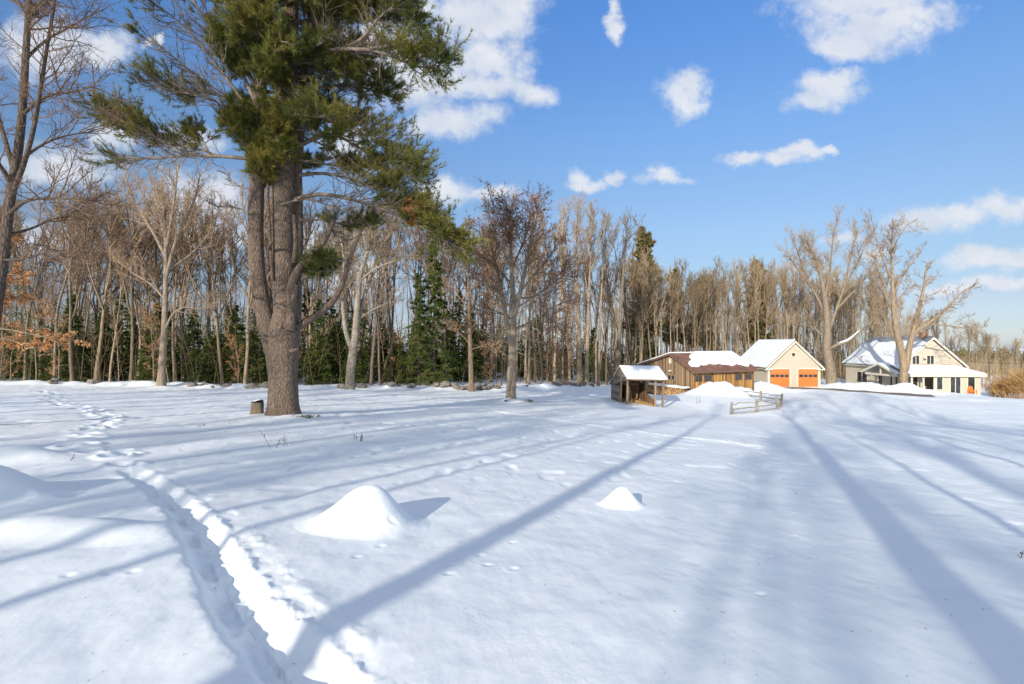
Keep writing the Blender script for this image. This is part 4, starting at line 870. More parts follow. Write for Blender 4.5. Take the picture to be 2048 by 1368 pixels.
# limbs: explicit ones first (points, needle start fraction, twig richness)
limbs = [([PP(505, 318), PP(460, 314, -.2), PP(400, 311, -.4), PP(340, 314, -.5), PP(280, 318, -.6), PP(235, 322, -.6)], .9, .07),      # long horizontal limb
         ([PP(440, 314, -.2), PP(405, 300, -.2), PP(370, 293, -.1), PP(330, 281), PP(290, 262), PP(255, 243)], .22, .045),
         ([PP(390, 311, -.4), PP(350, 296, -.5), PP(310, 275, -.6), PP(260, 248, -.7), PP(205, 222, -.8)], .35, .04),
         ([PP(420, 312, -.3), PP(410, 285, -.3), PP(395, 265, -.3), PP(380, 255, -.3)], .2, .03),
         ([PP(510, 200), PP(470, 120, -.3), PP(430, 60, -.5), PP(390, 10, -.8), PP(360, -50, -1)], .75, .085),
         ([PP(512, 240), PP(450, 150, -.6), PP(390, 75, -1.0), PP(345, 30, -1.4), PP(270, -15, -1.8)], .85, .07),
         ([PP(512, 250), PP(470, 205, -.2), PP(430, 185, -.3), PP(380, 185, -.4), PP(340, 175, -.5), PP(318, 155, -.6)], .45, .05),
         ([PP(505, 265), PP(440, 205, -.9), PP(400, 192, -1.2), PP(330, 178, -1.5), PP(275, 160, -1.7)], .98, .035),
         ([PP(470, 205), PP(385, 145, -.4), PP(330, 100, -.6), PP(280, 70, -.7)], .98, .03),
         ([PP(512, 330), PP(490, 290, -.4), PP(478, 265, -.6), PP(450, 250, -.7)], .3, .05),
         ([PP(590, 400, .3), PP(640, 385, 0), PP(700, 398, -.3), PP(760, 415, -.6), PP(820, 440, -.8), PP(870, 470, -1), PP(925, 500, -1.1)], .60, .085),   # drooping right limb
         ([PP(760, 415, -.6), PP(800, 415, -.6), PP(850, 440, -.8), PP(905, 480, -1)], .25, .05),
         ([PP(750, 412, -.6), PP(790, 402, -.5), PP(815, 400, -.5), PP(838, 410, -.6)], .3, .04),
         ([PP(600, 290, .3), PP(660, 262, .2), PP(720, 295, .1), PP(780, 340, 0), PP(838, 362, 0)], .42, .085),
         ([PP(600, 230, .3), PP(650, 240, .6), PP(720, 260, .8), PP(790, 300, 1.0), PP(825, 330, 1)], .4, .075),
         ([PP(600, 350, .3), PP(650, 345, .1), PP(710, 360, 0), PP(760, 380, -.2), PP(800, 400, -.3)], .45, .07),
         ([PP(600, 120, .3), PP(640, 100, -.6), PP(690, 98, -1.1), PP(740, 98, -1.6), PP(790, 115, -1.9), PP(840, 140, -2.1), PP(885, 122, -2.2)], .68, .10),   # pale bare limb, upper right
         ([PP(690, 98, -1.1), PP(730, 75, -1.4), PP(752, 40, -1.5), PP(790, 10, -1.6), PP(820, -20, -1.6)], .55, .07),
         ([PP(740, 98, -1.6), PP(790, 88, -1.9), PP(830, 100, -2.1), PP(860, 115, -2.3)], .35, .06),
         ([PP(600, 60, .3), PP(680, 30, 0), PP(760, 35, -.3), PP(835, 50, -.5)], .5, .08),
         ([PP(605, 180, .4), PP(670, 170, .6), PP(730, 175, .8), PP(785, 195, 1)], .45, .07),
         ([PP(600, 440, .3), PP(650, 440, .2), PP(690, 450, .2), PP(740, 445, .3)], .5, .05),
         ([PP(725, 460, .2), PP(700, 485, .1), PP(670, 470, 0), PP(650, 440, 0)], .9, .03),
         ([PP(600, 560, .4), PP(630, 545, .3), PP(650, 520, .2), PP(662, 530, .2)], .35, .04),
         ([PP(692, 545, .1), PP(672, 545, 0), PP(650, 540, -.1), PP(625, 548, -.1)], .2, .03),
         ([PP(700, 510, .1), PP(690, 525, -.1), PP(662, 515, -.2), PP(630, 520, -.3)], .2, .03),
         ([PP(650, 235, .4), PP(700, 140, .6), PP(740, 150, .7), PP(775, 165, .7)], .4, .05),
         ([PP(560, 410, 0), PP(610, 395, -.5), PP(660, 412, -.8), PP(700, 430, -1)], 1.1, .035),
         ([PP(505, 430), PP(470, 412, -.2), PP(430, 415, -.3), PP(405, 395, -.4)], 1.1, .04),
         ([PP(503, 500), PP(475, 470, -.2), PP(450, 440, -.3), PP(430, 405, -.4)], 1.1, .03),
         ([PP(505, 380), PP(470, 370), PP(450, 345, .1)], 1.1, .025)]
stems3 = [st_l, st_m, st_b]
RREACH = [(-420, 120), (-250, 230), (-100, 290), (0, 262), (60, 250), (125, 215), (180, 195), (240, 205), (290, 230), (340, 190)]
LREACH = [(-420, 100), (-250, 180), (-100, 230), (0, 205), (60, 165), (125, 130), (180, 135), (240, 110), (290, 80), (340, 40)]
for k in range(98):
    yt = rngP.uniform(-400, 20) if k > 74 else rngP.uniform(-60, 345); az = rngP.uniform(0, 2*math.pi) if k % 3 else rngP.uniform(math.pi*1.12, math.pi*1.88); c = math.cos(az)
    rr_ = np.interp(yt, *zip(*RREACH)); ll_ = np.interp(yt, *zip(*LREACH)); reach = (rr_ if c > 0 else ll_)*abs(c)+min(rr_, ll_)*.9*(1-abs(c)); reach = max(reach, 40)*rngP.uniform(.62, .98)
    if c < -.2: sp = st_l
    else: sp = stems3[rngP.randint(0, 3)] if yt < 300 else st_m
    up = 70 if c < 0 else -20
    zs = PP(0, yt+up)[2]; j = int(np.argmin(np.abs(sp[:, 2]-zs))); S = sp[j]; E = np.array([0., 0, 0]); L = reach*PD/1024
    E = np.array([0.35*0+PP(566, 0)[0]+c*L, .3+math.sin(az)*L, PP(0, yt)[2]]); 
    if math.sin(az) < -.3: E[2] -= .5*abs(math.sin(az))*L*.12
    mid = S*.5+E*.5+np.array([0, 0, (.35 if c < 0 else .30)*rngP.uniform(-.4, 1)])
    limbs.append(([S, S*.75+mid*.25+rngP.normal(0, .05, 3), mid, E*.6+mid*.4+rngP.normal(0, .1, 3), E+np.array([0, 0, .12])], (.30 if math.sin(az) > -.3 else .12), .035+.03*rngP.rand()))
LB = MB(); TB = MB(); tp = []; td = []; nl_ = 0
for raw, f0, r0 in limbs:
    p = limb_pts(raw, 14)[None]; tubes(LB, p, np.array([r0]), np.array([.014]), 6, .8); L = np.linalg.norm(np.diff(p[0], axis=0), axis=1).sum()
    nl_ += 1; hand = nl_ <= 27
    K1 = int(max(7, L*(12 if hand else 8.5))); P, D, t, i = spawn(rngP, p, K1, .22, 1, .75, .2, True); D[:, 2] = D[:, 2]*(.55 if hand else .32)+.10; L2 = (.35+.75*rngP.rand(len(t)))*np.clip(L/3.2, .5, 1.25)*(1.15-.45*t)*(1.12 if hand else 1.0)
    b2 = walk(rngP, P, D, L2, 5, .12, .05); tubes(LB, b2, np.full(len(t), .015), np.full(len(t), .006), 4)
    P, D, tt, i2 = spawn(rngP, b2, 7, .2, 1, .65, .2, True); L3 = L2[i2]*.42*rngP.uniform(.5, 1.2, len(tt))+.06; b3 = walk(rngP, P, D, L3, 3, .12, .08); tubes(LB, b3, np.full(len(tt), .0055), np.full(len(tt), .004), 3)
    keep = t[i2] > f0+rngP.normal(0, .06, len(tt)); b3 = b3[keep]
    if len(b3):
        for q in (1, 2, 3): tp.append(b3[:, q]); td.append(unit(b3[:, q]-b3[:, q-1]))
        tp.append((b3[:, 1]+b3[:, 2])/2); td.append(unit(b3[:, 2]-b3[:, 1]))
LB.build('branches', PINE_LIMB, pine, True)
tp = np.concatenate(tp); td = np.concatenate(td); org = (np.linalg.norm(tp-PP(828, 424, -.8), axis=1) < .42)
tufts(TB, rngP, tp[~org], td[~org]+np.array([-.15, 0, .25]), 9, .18, .016, .5); TB.build('needles', NEEDLE, pine)
ob = MB(); tufts(ob, rngP, tp[org], td[org], 9, .16, .02, .55)
if len(ob.v) and org.any(): ob.build('dead_needles', NEEDLE_ORANGE, pine)['label'] = 'clump of orange dead needles'

# single trees that stand out, each grown on its own
def place(root, p_, d, rz=0, s=(1, 1, 1), dz=0):
    q = on(p_, d, dz); root.location = tuple(q); root.rotation_euler = (0, 0, rz); root.scale = s; return root
def hand_tree(name, p_, d, stems, bark_m, twig_m, label, cat, seed, K=(9, 7, 5), blen=1.6, twr=.006, group=None, leaves=None, snow=None, up=.08, sides=12, start=.3):
    """stems: (list of (px, py, depth offset), r0, r1); branches sprout from the upper part of each stem"""
    rng = np.random.RandomState(seed); base = on(p_, d); root = empty(name, tuple(base), 0, label, cat, group); tb = MB(); bb = MB()
    for k, (raw, r0, r1) in enumerate(stems):
        p = limb_pts([W(x, y, d+o)-base for x, y, o in raw], 18); rad = np.linspace(r0, r1, 18)[None].copy()
        if k == 0: rad[0, 0] *= 1.35
        tubes(tb, p[None], rad, None, sides if r0 > .1 else 7, flute=.04)
        L = np.linalg.norm(np.diff(p, axis=0), axis=1).sum(); st = start if k else .75
        if k == 0 and L < 3.2: continue
        P, D, t, i = spawn(rng, p[None], int(K[0]*max(1, L/3)), st, 1, .75, .2, True); L1 = blen*rng.uniform(.5, 1.15, len(t))*(1.2-.5*t); b1 = walk(rng, P, D, L1, 7, .13, up)
        R1 = np.clip(r1*.7, .016, .05); tubes(bb, b1, np.full(len(t), R1), np.full(len(t), R1*.4), 5)
        P, D, tt, i = spawn(rng, b1, K[1], .2, 1, .75, .2, True); L2 = L1[i]*.45*rng.uniform(.5, 1.2, len(tt)); b2 = walk(rng, P, D, L2, 4, .13, up); tubes(bb, b2, np.full(len(tt), twr*1.7), np.full(len(tt), twr*1.1), 4)
        P, D, tt, i = spawn(rng, b2, K[2], .2, 1, .7, .25, True); b3 = walk(rng, P, D, L2[i]*.5*rng.uniform(.5, 1.2, len(tt)), 3, .13, up); tubes(bb, b3, np.full(len(tt), twr), np.full(len(tt), twr*.6), 3)
        if leaves:
            P, D, tt, i = spawn(rng, b3, 1, .2, 1, 1.); k2 = rng.permutation(len(P))[:int(len(P)*leaves[2])]
            if k == 0: pass
            if not hasattr(hand_tree, 'lb'): hand_tree.lb = MB()
            cards(hand_tree.lb, rng, P[k2], leaves[1], .6)
    tb.build('trunk', bark_m, root, True)
    if bb.v: bb.build('branches', twig_m, root, True)
    if leaves and hasattr(hand_tree, 'lb'): hand_tree.lb.build('dead_leaves', leaves[0], root); del hand_tree.lb
    return root, base
# dark tree cut by the left edge, near the viewer
hand_tree('roadside_maple', -60, 13, [([(-60, 850, 0), (-30, 760, 0), (0, 560, 0), (12, 470, 0), (20, 390, 0), (38, 300, 0), (46, 210, 0), (52, 100, 0), (62, -40, 0), (80, -200, 0)], .155, .04),
    ([(20, 400, 0), (48, 330, -.5), (70, 250, -.8), (90, 120, -1), (110, 0, -1.2), (125, -100, -1)], .06, .02), ([(30, 350, 0), (5, 260, .5), (-25, 160, 1), (-60, 60, 1)], .06, .02),
    ([(15, 430, 0), (50, 400, -.6), (95, 395, -1), (150, 398, -1.4), (215, 402, -1.6)], .05, .012), ([(30, 330, 0), (80, 290, .6), (130, 270, 1), (200, 262, 1.4)], .045, .01),
    ([(44, 230, 0), (90, 190, -.4), (140, 185, -.8), (200, 170, -1)], .045, .01), ([(50, 120, 0), (90, 80, .4), (130, 60, .8), (190, 25, 1)], .04, .01), ([(10, 470, 0), (60, 460, .5), (120, 430, 1), (190, 440, 1.4)], .04, .01),
    ([(25, 370, 0), (-20, 300, -.6), (-60, 240, -1)], .06, .02), ([(52, 40, 0), (95, 0, -.3), (140, -30, -.6)], .04, .012), ([(5, 520, 0), (45, 520, -.5), (100, 500, -.9), (160, 505, -1.2)], .035, .01)],
    DARK_BARK, TWIG_RED, 'dark bare maple cut by the left edge, fine twigs reaching over the sky', 'tree', 11, (12, 7, 6), 1.25, .0038, up=.05)
# beech with clinging orange leaves, low at the left edge
hand_tree('young_beech', -75, 15, [([(-75, 800, 0), (-65, 700, 0), (-55, 560, 0), (-50, 450, 0)], .09, .03),
    ([(-62, 665, 0), (0, 655, 0), (60, 668, 0), (120, 680, 0), (172, 684, 0)], .03, .008), ([(-62, 690, 0), (0, 672, -.5), (50, 690, -.6), (100, 700, -.7)], .025, .007), ([(-60, 590, 0), (-20, 560, 0), (20, 545, 0), (55, 560, 0)], .025, .007),
    ([(-55, 540, 0), (-20, 500, .3), (15, 480, .4), (30, 470, .4)], .025, .006), ([(-60, 620, 0), (-20, 610, .5), (30, 590, .8), (60, 600, .9)], .02, .006), ([(-52, 500, 0), (-25, 450, 0), (10, 430, 0)], .02, .006)],
    GREY_BARK, TWIG, 'young beech at the left edge with rows of clinging orange-brown leaves', 'tree', 12, (15, 6, 7), .40, .0035, leaves=(BEECH, .085, .95), up=.0, sides=8, start=.1)
# lone maple in front of the wood, right of the pine
hand_tree('field_maple', 700, 33, [([(699, 790, 0), (700, 760, 0), (702, 720, 0), (708, 690, 0), (712, 650, 0), (716, 590, 0), (722, 540, 0), (736, 500, 0), (745, 470, 0), (752, 430, 0)], .31, .06),
    ([(704, 700, 0), (692, 670, -.2), (686, 620, -.4), (683, 570, -.4), (690, 520, -.4), (680, 470, 0)], .16, .04), ([(712, 660, 0), (722, 620, .3), (735, 570, .4), (750, 520, .5), (770, 480, .6), (795, 450, .8)], .15, .05),
    ([(716, 610, 0), (700, 560, .5), (690, 500, .8), (700, 440, 1)], .12, .05), ([(722, 560, 0), (745, 540, -.8), (790, 520, -1.2), (830, 515, -1.5)], .08, .02), ([(715, 640, 0), (760, 610, .8), (800, 600, 1.2)], .06, .02), ([(686, 600, -.4), (655, 560, -.6), (630, 500, -.8)], .07, .02)],
    LICHEN_BARK, TWIG_PALE, 'lone pale-barked maple with crooked forks, just right of the giant pine', 'tree', 13, (10, 7, 5), 1.6, .008)
# oak with russet leaves
hand_tree('russet_oak', 1022, 31, [([(1022, 812, 0), (1022, 770, 0), (1024, 720, 0), (1027, 660, 0), (1027, 600, 0), (1022, 520, 0), (1020, 450, 0), (1018, 410, 0)], .32, .03),
    ([(1024, 700, 0), (1012, 640, 0), (1000, 560, .3), (985, 500, .6), (970, 460, .8)], .16, .04), ([(1027, 640, 0), (1042, 580, -.3), (1058, 500, -.5), (1072, 430, -.6), (1080, 400, -.6)], .16, .04),
    ([(1027, 600, 0), (1060, 560, -.5), (1095, 520, -.8), (1120, 480, -1)], .09, .03), ([(1026, 620, 0), (1000, 590, -.8), (965, 565, -1.2), (940, 540, -1.4)], .08, .02), ([(1026, 660, 0), (1070, 640, .5), (1110, 610, .8), (1145, 600, 1)], .08, .02),
    ([(1025, 690, 0), (985, 670, .3), (945, 650, .6)], .06, .02), ([(1026, 670, 0), (1065, 680, -.8), (1100, 690, -1.2), (1130, 680, -1.4)], .06, .02), ([(1022, 540, 0), (1045, 490, 1), (1060, 440, 1.6)], .08, .03), ([(1026, 590, 0), (1060, 600, 1), (1100, 570, 1.6), (1140, 540, 2)], .07, .02), ([(1025, 570, 0), (990, 530, .5), (950, 500, .8)], .07, .02), ([(1026, 660, 0), (1060, 650, -.6), (1105, 640, -1), (1135, 655, -1.2)], .05, .015), ([(1025, 700, 0), (1060, 715, .4), (1100, 735, .8), (1120, 740, 1)], .04, .012), ([(1027, 620, 0), (1075, 590, .3), (1120, 560, .6), (1148, 520, .8)], .06, .015), ([(1027, 640, 0), (1000, 625, 1), (960, 610, 1.6)], .06, .02), ([(1022, 540, 0), (1000, 480, -1), (990, 420, -1.6)], .08, .03)],
    GREY_BARK, TWIG_RED, 'oak standing out on the lawn, its crown sprinkled with russet dead leaves', 'tree', 14, (11, 8, 5), 2.0, .0062, leaves=(RUSSET, .13, .5), up=.05)
hand_tree('leafy_young_oak', 943, 40, [([(943, 785, 0), (942, 740, 0), (940, 680, 0), (938, 610, 0), (935, 520, 0), (938, 450, 0)], .22, .04), ([(941, 690, 0), (915, 660, 0), (890, 655, .4)], .05, .02), ([(940, 660, 0), (965, 630, 0), (985, 600, 0)], .05, .02), ([(940, 700, 0), (970, 690, -.5), (1000, 700, -.8)], .045, .015), ([(939, 620, 0), (915, 590, 0), (900, 560, 0)], .05, .02)],
    TAN_BARK, TWIG, 'slender tree with sparse tan leaves low down, left of the russet oak', 'tree', 15, (9, 6, 4), 1.1, .0075, leaves=(BEECH, .13, .28))
# spreading tree at the wood edge, left
hand_tree('spreading_ash', 325, 37, [([(322, 775, 0), (325, 720, 0), (329, 660, 0), (331, 580, 0), (332, 510, 0), (330, 440, 0), (322, 380, 0)], .27, .04),
    ([(331, 560, 0), (345, 500, 0), (365, 450, .3), (390, 400, .5), (400, 350, .6)], .12, .04), ([(332, 515, 0), (310, 470, 0), (285, 430, .3), (262, 390, .5), (250, 350, .6)], .13, .04), ([(332, 500, 0), (345, 430, -.5), (352, 370, -.8), (356, 330, -.8)], .12, .04),
    ([(330, 660, 0), (345, 625, -.3), (372, 612, -.5), (400, 620, -.7), (420, 612, -.8)], .09, .03), ([(331, 600, 0), (300, 565, .5), (270, 550, .8), (235, 520, 1)], .08, .03), ([(331, 480, 0), (318, 420, .8), (300, 360, 1)], .09, .03), ([(331, 540, 0), (370, 520, .6), (410, 480, .8), (430, 440, .9)], .08, .03)],
    GREY_BARK, TWIG, 'broad-crowned tree at the wood edge, midway between left edge and giant pine', 'tree', 16, (9, 7, 5), 1.9, .007)
# old maple beside the garage with a snow-laden limb
mt, mb_ = hand_tree('old_maple', 1660, 66, [([(1664, 785, 0), (1662, 740, 0), (1652, 700, 0), (1656, 660, 0), (1652, 610, 0), (1645, 560, 0), (1630, 520, 0), (1612, 480, 0)], .68, .06),
    ([(1656, 668, 0), (1672, 620, 0), (1690, 570, .5), (1702, 510, .8), (1715, 460, 1)], .23, .03), ([(1655, 700, 0), (1672, 690, -1), (1700, 682, -1.5), (1712, 668, -2), (1740, 650, -2.5), (1765, 610, -2.8), (1785, 570, -3)], .21, .03),
    ([(1654, 640, 0), (1638, 600, 1), (1620, 570, 1.5), (1596, 540, 2), (1570, 500, 2.4)], .2, .03), ([(1650, 600, 0), (1660, 540, -1), (1665, 480, -1.4), (1675, 440, -1.6)], .17, .02), ([(1654, 680, 0), (1630, 655, 1), (1600, 650, 1.4), (1575, 640, 1.8)], .12, .02),
    ([(1672, 620, 0), (1700, 590, 1), (1730, 560, 1.6), (1760, 500, 2)], .15, .02), ([(1620, 570, 1.5), (1600, 520, 1.5), (1585, 470, 1.5)], .11, .02), ([(1690, 570, .5), (1720, 520, 0), (1735, 470, 0)], .12, .02)],
    GREY_BARK, TWIG_PALE, 'massive old maple between garage and house, one low limb carrying snow', 'tree', 18, (7, 7, 5), 2.5, .011, up=.12)
b = MB(); p = limb_pts([W(x, y, 66+o)-mb_ for x, y, o in [(1655, 700, 0), (1672, 690, -1), (1700, 682, -1.5), (1712, 668, -2), (1740, 650, -2.5), (1765, 610, -2.8), (1785, 570, -3)]], 18)[2:8]; rl = np.linspace(.21, .03, 18)[2:8]; p[:, 2] += rl*.9
tubes(b, p[None], (np.array([.03, .13, .15, .14, .11, .03]))[None], None, 8); b.build('snow_load', SNOW, mt, True)
# forked tree in front of the farmhouse
hand_tree('forked_tree', 1808, 58.6, [([(1808, 790, 0), (1807, 760, 0), (1808, 725, 0), (1806, 712, 0), (1796, 680, 0), (1789, 640, 0), (1786, 600, 0), (1785, 550, 0), (1783, 500, 0), (1784, 480, 0), (1786, 455, 0)], .48, .03),
    ([(1810, 740, 0), (1815, 712, 0), (1822, 680, 0), (1828, 655, 0), (1838, 620, 0), (1848, 575, 0), (1854, 530, 0)], .38, .07), ([(1827, 668, 0), (1842, 654, -.5), (1866, 640, -1), (1884, 625, -1.4), (1905, 605, -1.8), (1922, 585, -2), (1945, 572, -2.2)], .24, .05),
    ([(1850, 648, -.6), (1880, 649, -1), (1920, 655, -1.2), (1960, 660, -1.4)], .11, .03), ([(1788, 630, 0), (1775, 600, .6), (1760, 560, 1), (1750, 510, 1.2)], .14, .04), ([(1786, 590, 0), (1800, 560, -.6), (1820, 530, -1), (1840, 505, -1.2)], .12, .04),
    ([(1785, 560, 0), (1765, 520, .5), (1750, 470, .8), (1742, 430, 1)], .11, .03), ([(1786, 610, 0), (1805, 590, .6), (1825, 560, 1)], .09, .03), ([(1797, 690, 0), (1780, 668, -1), (1768, 640, -1.4), (1762, 605, -1.6)], .10, .03), ([(1784, 500, 0), (1800, 470, 0), (1818, 445, 0)], .09, .03)],
    TAN_BARK, TWIG, 'pale forked tree standing right in front of the farmhouse', 'tree', 19, (6, 6, 5), 2.0, .012, up=.06)
# tall thick trunks right of the oak
for k, (p_, d, r_, yt, lab) in enumerate([(1158, 52, .27, 400, 'thick pale straight trunk, first of a close pair left of the shed'), (1172, 53, .25, 425, 'thick pale straight trunk, second of a close pair left of the shed'), (1196, 56, .20, 440, 'slim straight pale trunk just right of the close pair of thick trunks'), (1235, 58, .33, 440, 'leaning thick grey trunk rising behind the open shed')]):
    x1 = 1250 if k == 3 else p_+[-6, 10, 12][k]
    hand_tree('straight_maple', p_, d, [([(p_, 780, 0), (p_+2, 700, 0), (p_+(x1-p_)*.5, 600, 0), (x1, 500, 0), (x1+4, yt, 0)], r_, .02), ([(p_+(x1-p_)*.5, 600, 0), (x1-16, 520, .6), (x1-26, yt+30, 1)], r_*.3, .02), ([(x1, 540, 0), (x1+22, 480, -.5), (x1+32, yt+10, -1)], r_*.3, .02)],
        TAN_BARK if k < 3 else GREY_BARK, TWIG_PALE, lab, 'tree', 30+k, (6, 6, 5), 1.9, .0095, up=.16)

# prototypes for the wood
PR = {}
def proto(key, root): PR[key] = [root, False]
proto('slim1', bare_parts(101, 17, .13, 'plain', GREY_BARK, TWIG, (18, 6, 6, 2), .45, .62, .17, .0075, up=.16))
proto('slim2', bare_parts(102, 16, .11, 'plain', TAN_BARK, TWIG, (17, 6, 6, 2), .5, .55, .16, .0075, up=.18))
proto('fork1', bare_parts(103, 16.5, .16, 'forked', GREY_BARK, TWIG, (11, 6, 6, 2), .48, .65, .2, .0075, fork=(.35, .5), up=.14))
proto('fork2', bare_parts(104, 16, .17, 'spread', TAN_BARK, TWIG, (8, 6, 6, 2), .5, .6, .2, .0075, fork=(.4, .6), up=.16))
proto('wide1', bare_parts(105, 15, .16, 'spread', GREY_BARK, TWIG_RED, (8, 6, 6, 2), .4, .75, .24, .0075, fork=(.3, .55), up=.1))
proto('dark1', bare_parts(106, 16, .16, 'plain', DARK_BARK, TWIG_RED, (16, 6, 6, 2), .4, .75, .2, .0075, up=.12))
proto('sap1', bare_parts(107, 9, .045, 'plain', TAN_BARK, TWIG, (16, 6, 5, 0), .35, .6, .18, .007, up=.14, sides=6))
proto('sap2', bare_parts(108, 7.5, .04, 'crooked', GREY_BARK, TWIG_PALE, (16, 6, 5, 0), .25, .7, .22, .007, up=.08, sides=6, lean=.12))
proto('beech', bare_parts(109, 6, .05, 'plain', GREY_BARK, TWIG, (18, 6, 5, 0), .15, .9, .28, .006, up=.02, sides=6, leaves=(BEECH, .10), nleaf=1500))
proto('tan1', bare_parts(110, 19, .17, 'forked', TAN_BARK, TWIG_PALE, (11, 6, 6, 2), .42, .5, .19, .0105, fork=(.4, .55), up=.2))
proto('tan2', bare_parts(111, 20, .16, 'plain', TAN_BARK, TWIG_PALE, (18, 6, 6, 2), .45, .5, .17, .0105, up=.2))
proto('hem1', hemlock_parts(121, 9.5, 2.3)); proto('hem2', hemlock_parts(122, 7.5, 2.1, dens=24)); proto('hem3', hemlock_parts(123, 5.0, 1.8, K=60, base=.03))
proto('farpine', hemlock_parts(124, 21, 4.3, name='distant_pine', mat=FARPINE, K=120, base=.3, dens=18, leaf=.40, bark_m=GREY_BARK, powr=.6, droop=.06))
KIND = {'hem1': ('hemlock', 'hemlock'), 'hem2': ('hemlock', 'hemlock'), 'hem3': ('hemlock', 'hemlock'), 'farpine': ('tall_pine', 'pine tree'), 'beech': ('beech_sapling', 'sapling'), 'sap1': ('bare_sapling', 'sapling'), 'sap2': ('bare_sapling', 'sapling')}
def plant(key, x, y, rz, s, label, group, dz=-.05):
    root, used = PR[key]; nm, cat = KIND.get(key, ('bare_tree', 'tree'))
    loc = (x, y, G(x, y)+dz)
    if used: r = copy_tree(root, loc, rz, s, label, group); r.name = nm
    else:
        r = root; r.location = loc; r.rotation_euler = (0, 0, rz); r.scale = s; r.name = nm; r['label'] = label; r['category'] = cat; r['group'] = group; PR[key][1] = True
    r['category'] = cat; return r
rT = np.random.RandomState(2024)
EDGE = [(-700, 38), (0, 41), (300, 40), (565, 40), (750, 43), (950, 47), (1100, 51), (1200, 58), (1290, 68), (1480, 74), (1650, 80), (1800, 84), (1900, 92)]
def edge(p_): return float(np.interp(p_, *zip(*EDGE)))
REG = [(0, 'past the left edge of the photo'), (200, 'behind the left-edge maple'), (300, 'left of the broad-crowned tree'), (400, 'behind the broad-crowned tree'), (490, 'between the broad-crowned tree and giant pine'), (660, 'directly behind the giant pine'), (760, 'behind the lone crooked maple'),
       (900, 'beside the tall bright hemlock'), (990, 'behind the slender tan-leaved tree'), (1090, 'behind the russet oak'), (1215, 'behind the pale trunk pair'), (1310, 'behind the open shed'), (1400, 'behind the barn gable'), (1475, 'behind the barn roof'), (1560, 'behind the garage roof'), (1640, 'behind the garage gable'), (1700, 'behind the old maple'), (9999, 'behind the farmhouse')]
def region(p_): return next(t for q, t in REG if p_ < q)
LOOK = {'slim1': 'slim grey leafless tree', 'slim2': 'slim tan leafless tree', 'fork1': 'grey leafless tree forked halfway', 'fork2': 'tan leafless tree, several stems', 'wide1': 'leafless tree with reddish spreading crown', 'dark1': 'dark-barked leafless tree', 'sap1': 'straight leafless sapling', 'sap2': 'crooked leafless sapling', 'beech': 'small papery-leaved beech',
        'tan1': 'forked pale leafless tree', 'tan2': 'straight pale leafless tree', 'hem1': 'full-grown dark hemlock', 'hem2': 'medium dark hemlock', 'hem3': 'low dark hemlock', 'farpine': 'far pine'}
def row(n, lo, hi, dmin, dmax, keys, what, smin=.85, smax=1.15, grp='bare trees'):
    for k in range(n):
        p_ = lo+(hi-lo)*(k+rT.uniform(.1, .9))/n; d = edge(p_)+rT.uniform(dmin, dmax); s = rT.uniform(smin, smax); key = keys[rT.randint(len(keys))]; q = W(p_, 0, d)
        plant(key, q[0], q[1], rT.uniform(0, 6.28), (s, s, s*rT.uniform(.93, 1.07)), LOOK[key]+(' in front row ' if d < edge(p_)+.5*dmin+2.4 else ' farther back ' if d > edge(p_)+7 else ' in second row ')+region(p_), grp+' of the wood')
row(34, -120, 900, .3, 5, ['slim1', 'slim2', 'fork1', 'fork2', 'wide1', 'dark1'], 'tall leafless tree', .82, 1.04)
row(30, -100, 950, 5, 16, ['slim1', 'slim2', 'fork1', 'wide1', 'dark1'], 'tall leafless tree', .9, 1.12)
row(24, -60, 1230, .2, 5, ['sap1', 'sap2', 'sap1'], 'thin leafless sapling', .7, 1.2, 'saplings')
row(7, -60, 1000, .0, 2.5, ['beech'], 'small beech with pale papery leaves', .6, 1.0, 'beeches')
row(20, 60, 545, 1.5, 8, ['hem1', 'hem2', 'hem3'], 'dark green hemlock', .65, 1.0, 'hemlocks')
row(9, -140, 60, 3, 10, ['hem1', 'hem2', 'hem3'], 'dark green hemlock', .5, .8, 'hemlocks')
row(20, 600, 960, 1.5, 8, ['hem1', 'hem2', 'hem3'], 'dark green hemlock', .65, .95, 'hemlocks')
row(14, 960, 1330, 5, 12, ['hem2', 'hem3'], 'dark green hemlock', .6, 1.0, 'hemlocks')
row(26, 960, 1300, 0, 9, ['slim1', 'slim2', 'fork1', 'tan2', 'sap1'], 'tall leafless tree', .85, 1.02)
row(46, 1270, 1760, 0, 8, ['tan1', 'tan2', 'tan2', 'tan1', 'slim2'], 'tall tan leafless tree', .72, .96)
row(34, 1250, 1800, 8, 20, ['tan1', 'tan2'], 'tall tan leafless tree', .78, 1.0)
for p_, d, s, lab in ((868, 45.5, 1.22, 'tall bright green hemlock, the tallest left of the russet oak'), (838, 44.5, .95, 'bright green hemlock just left of the tallest one')):
    q = W(p_, 0, d); plant('hem1', q[0], q[1], 1, (s*.9, s*.9, s*1.1), lab, 'hemlocks')
for p_, d, s, lab in ((1292, 78, 1.12, 'tall dark pine rising above the wood, left of the barn peak'), (1518, 84, .93, 'pine with a rounded top above the garage ridge'), (1395, 88, .82, 'half-hidden pine in the wood above the barn roof'), (1345, 90, .9, 'brownish pine crown just right of the tallest pine')):
    q = W(p_, 0, d); plant('farpine', q[0], q[1], p_, (s, s, s), lab, 'pines in the far wood')
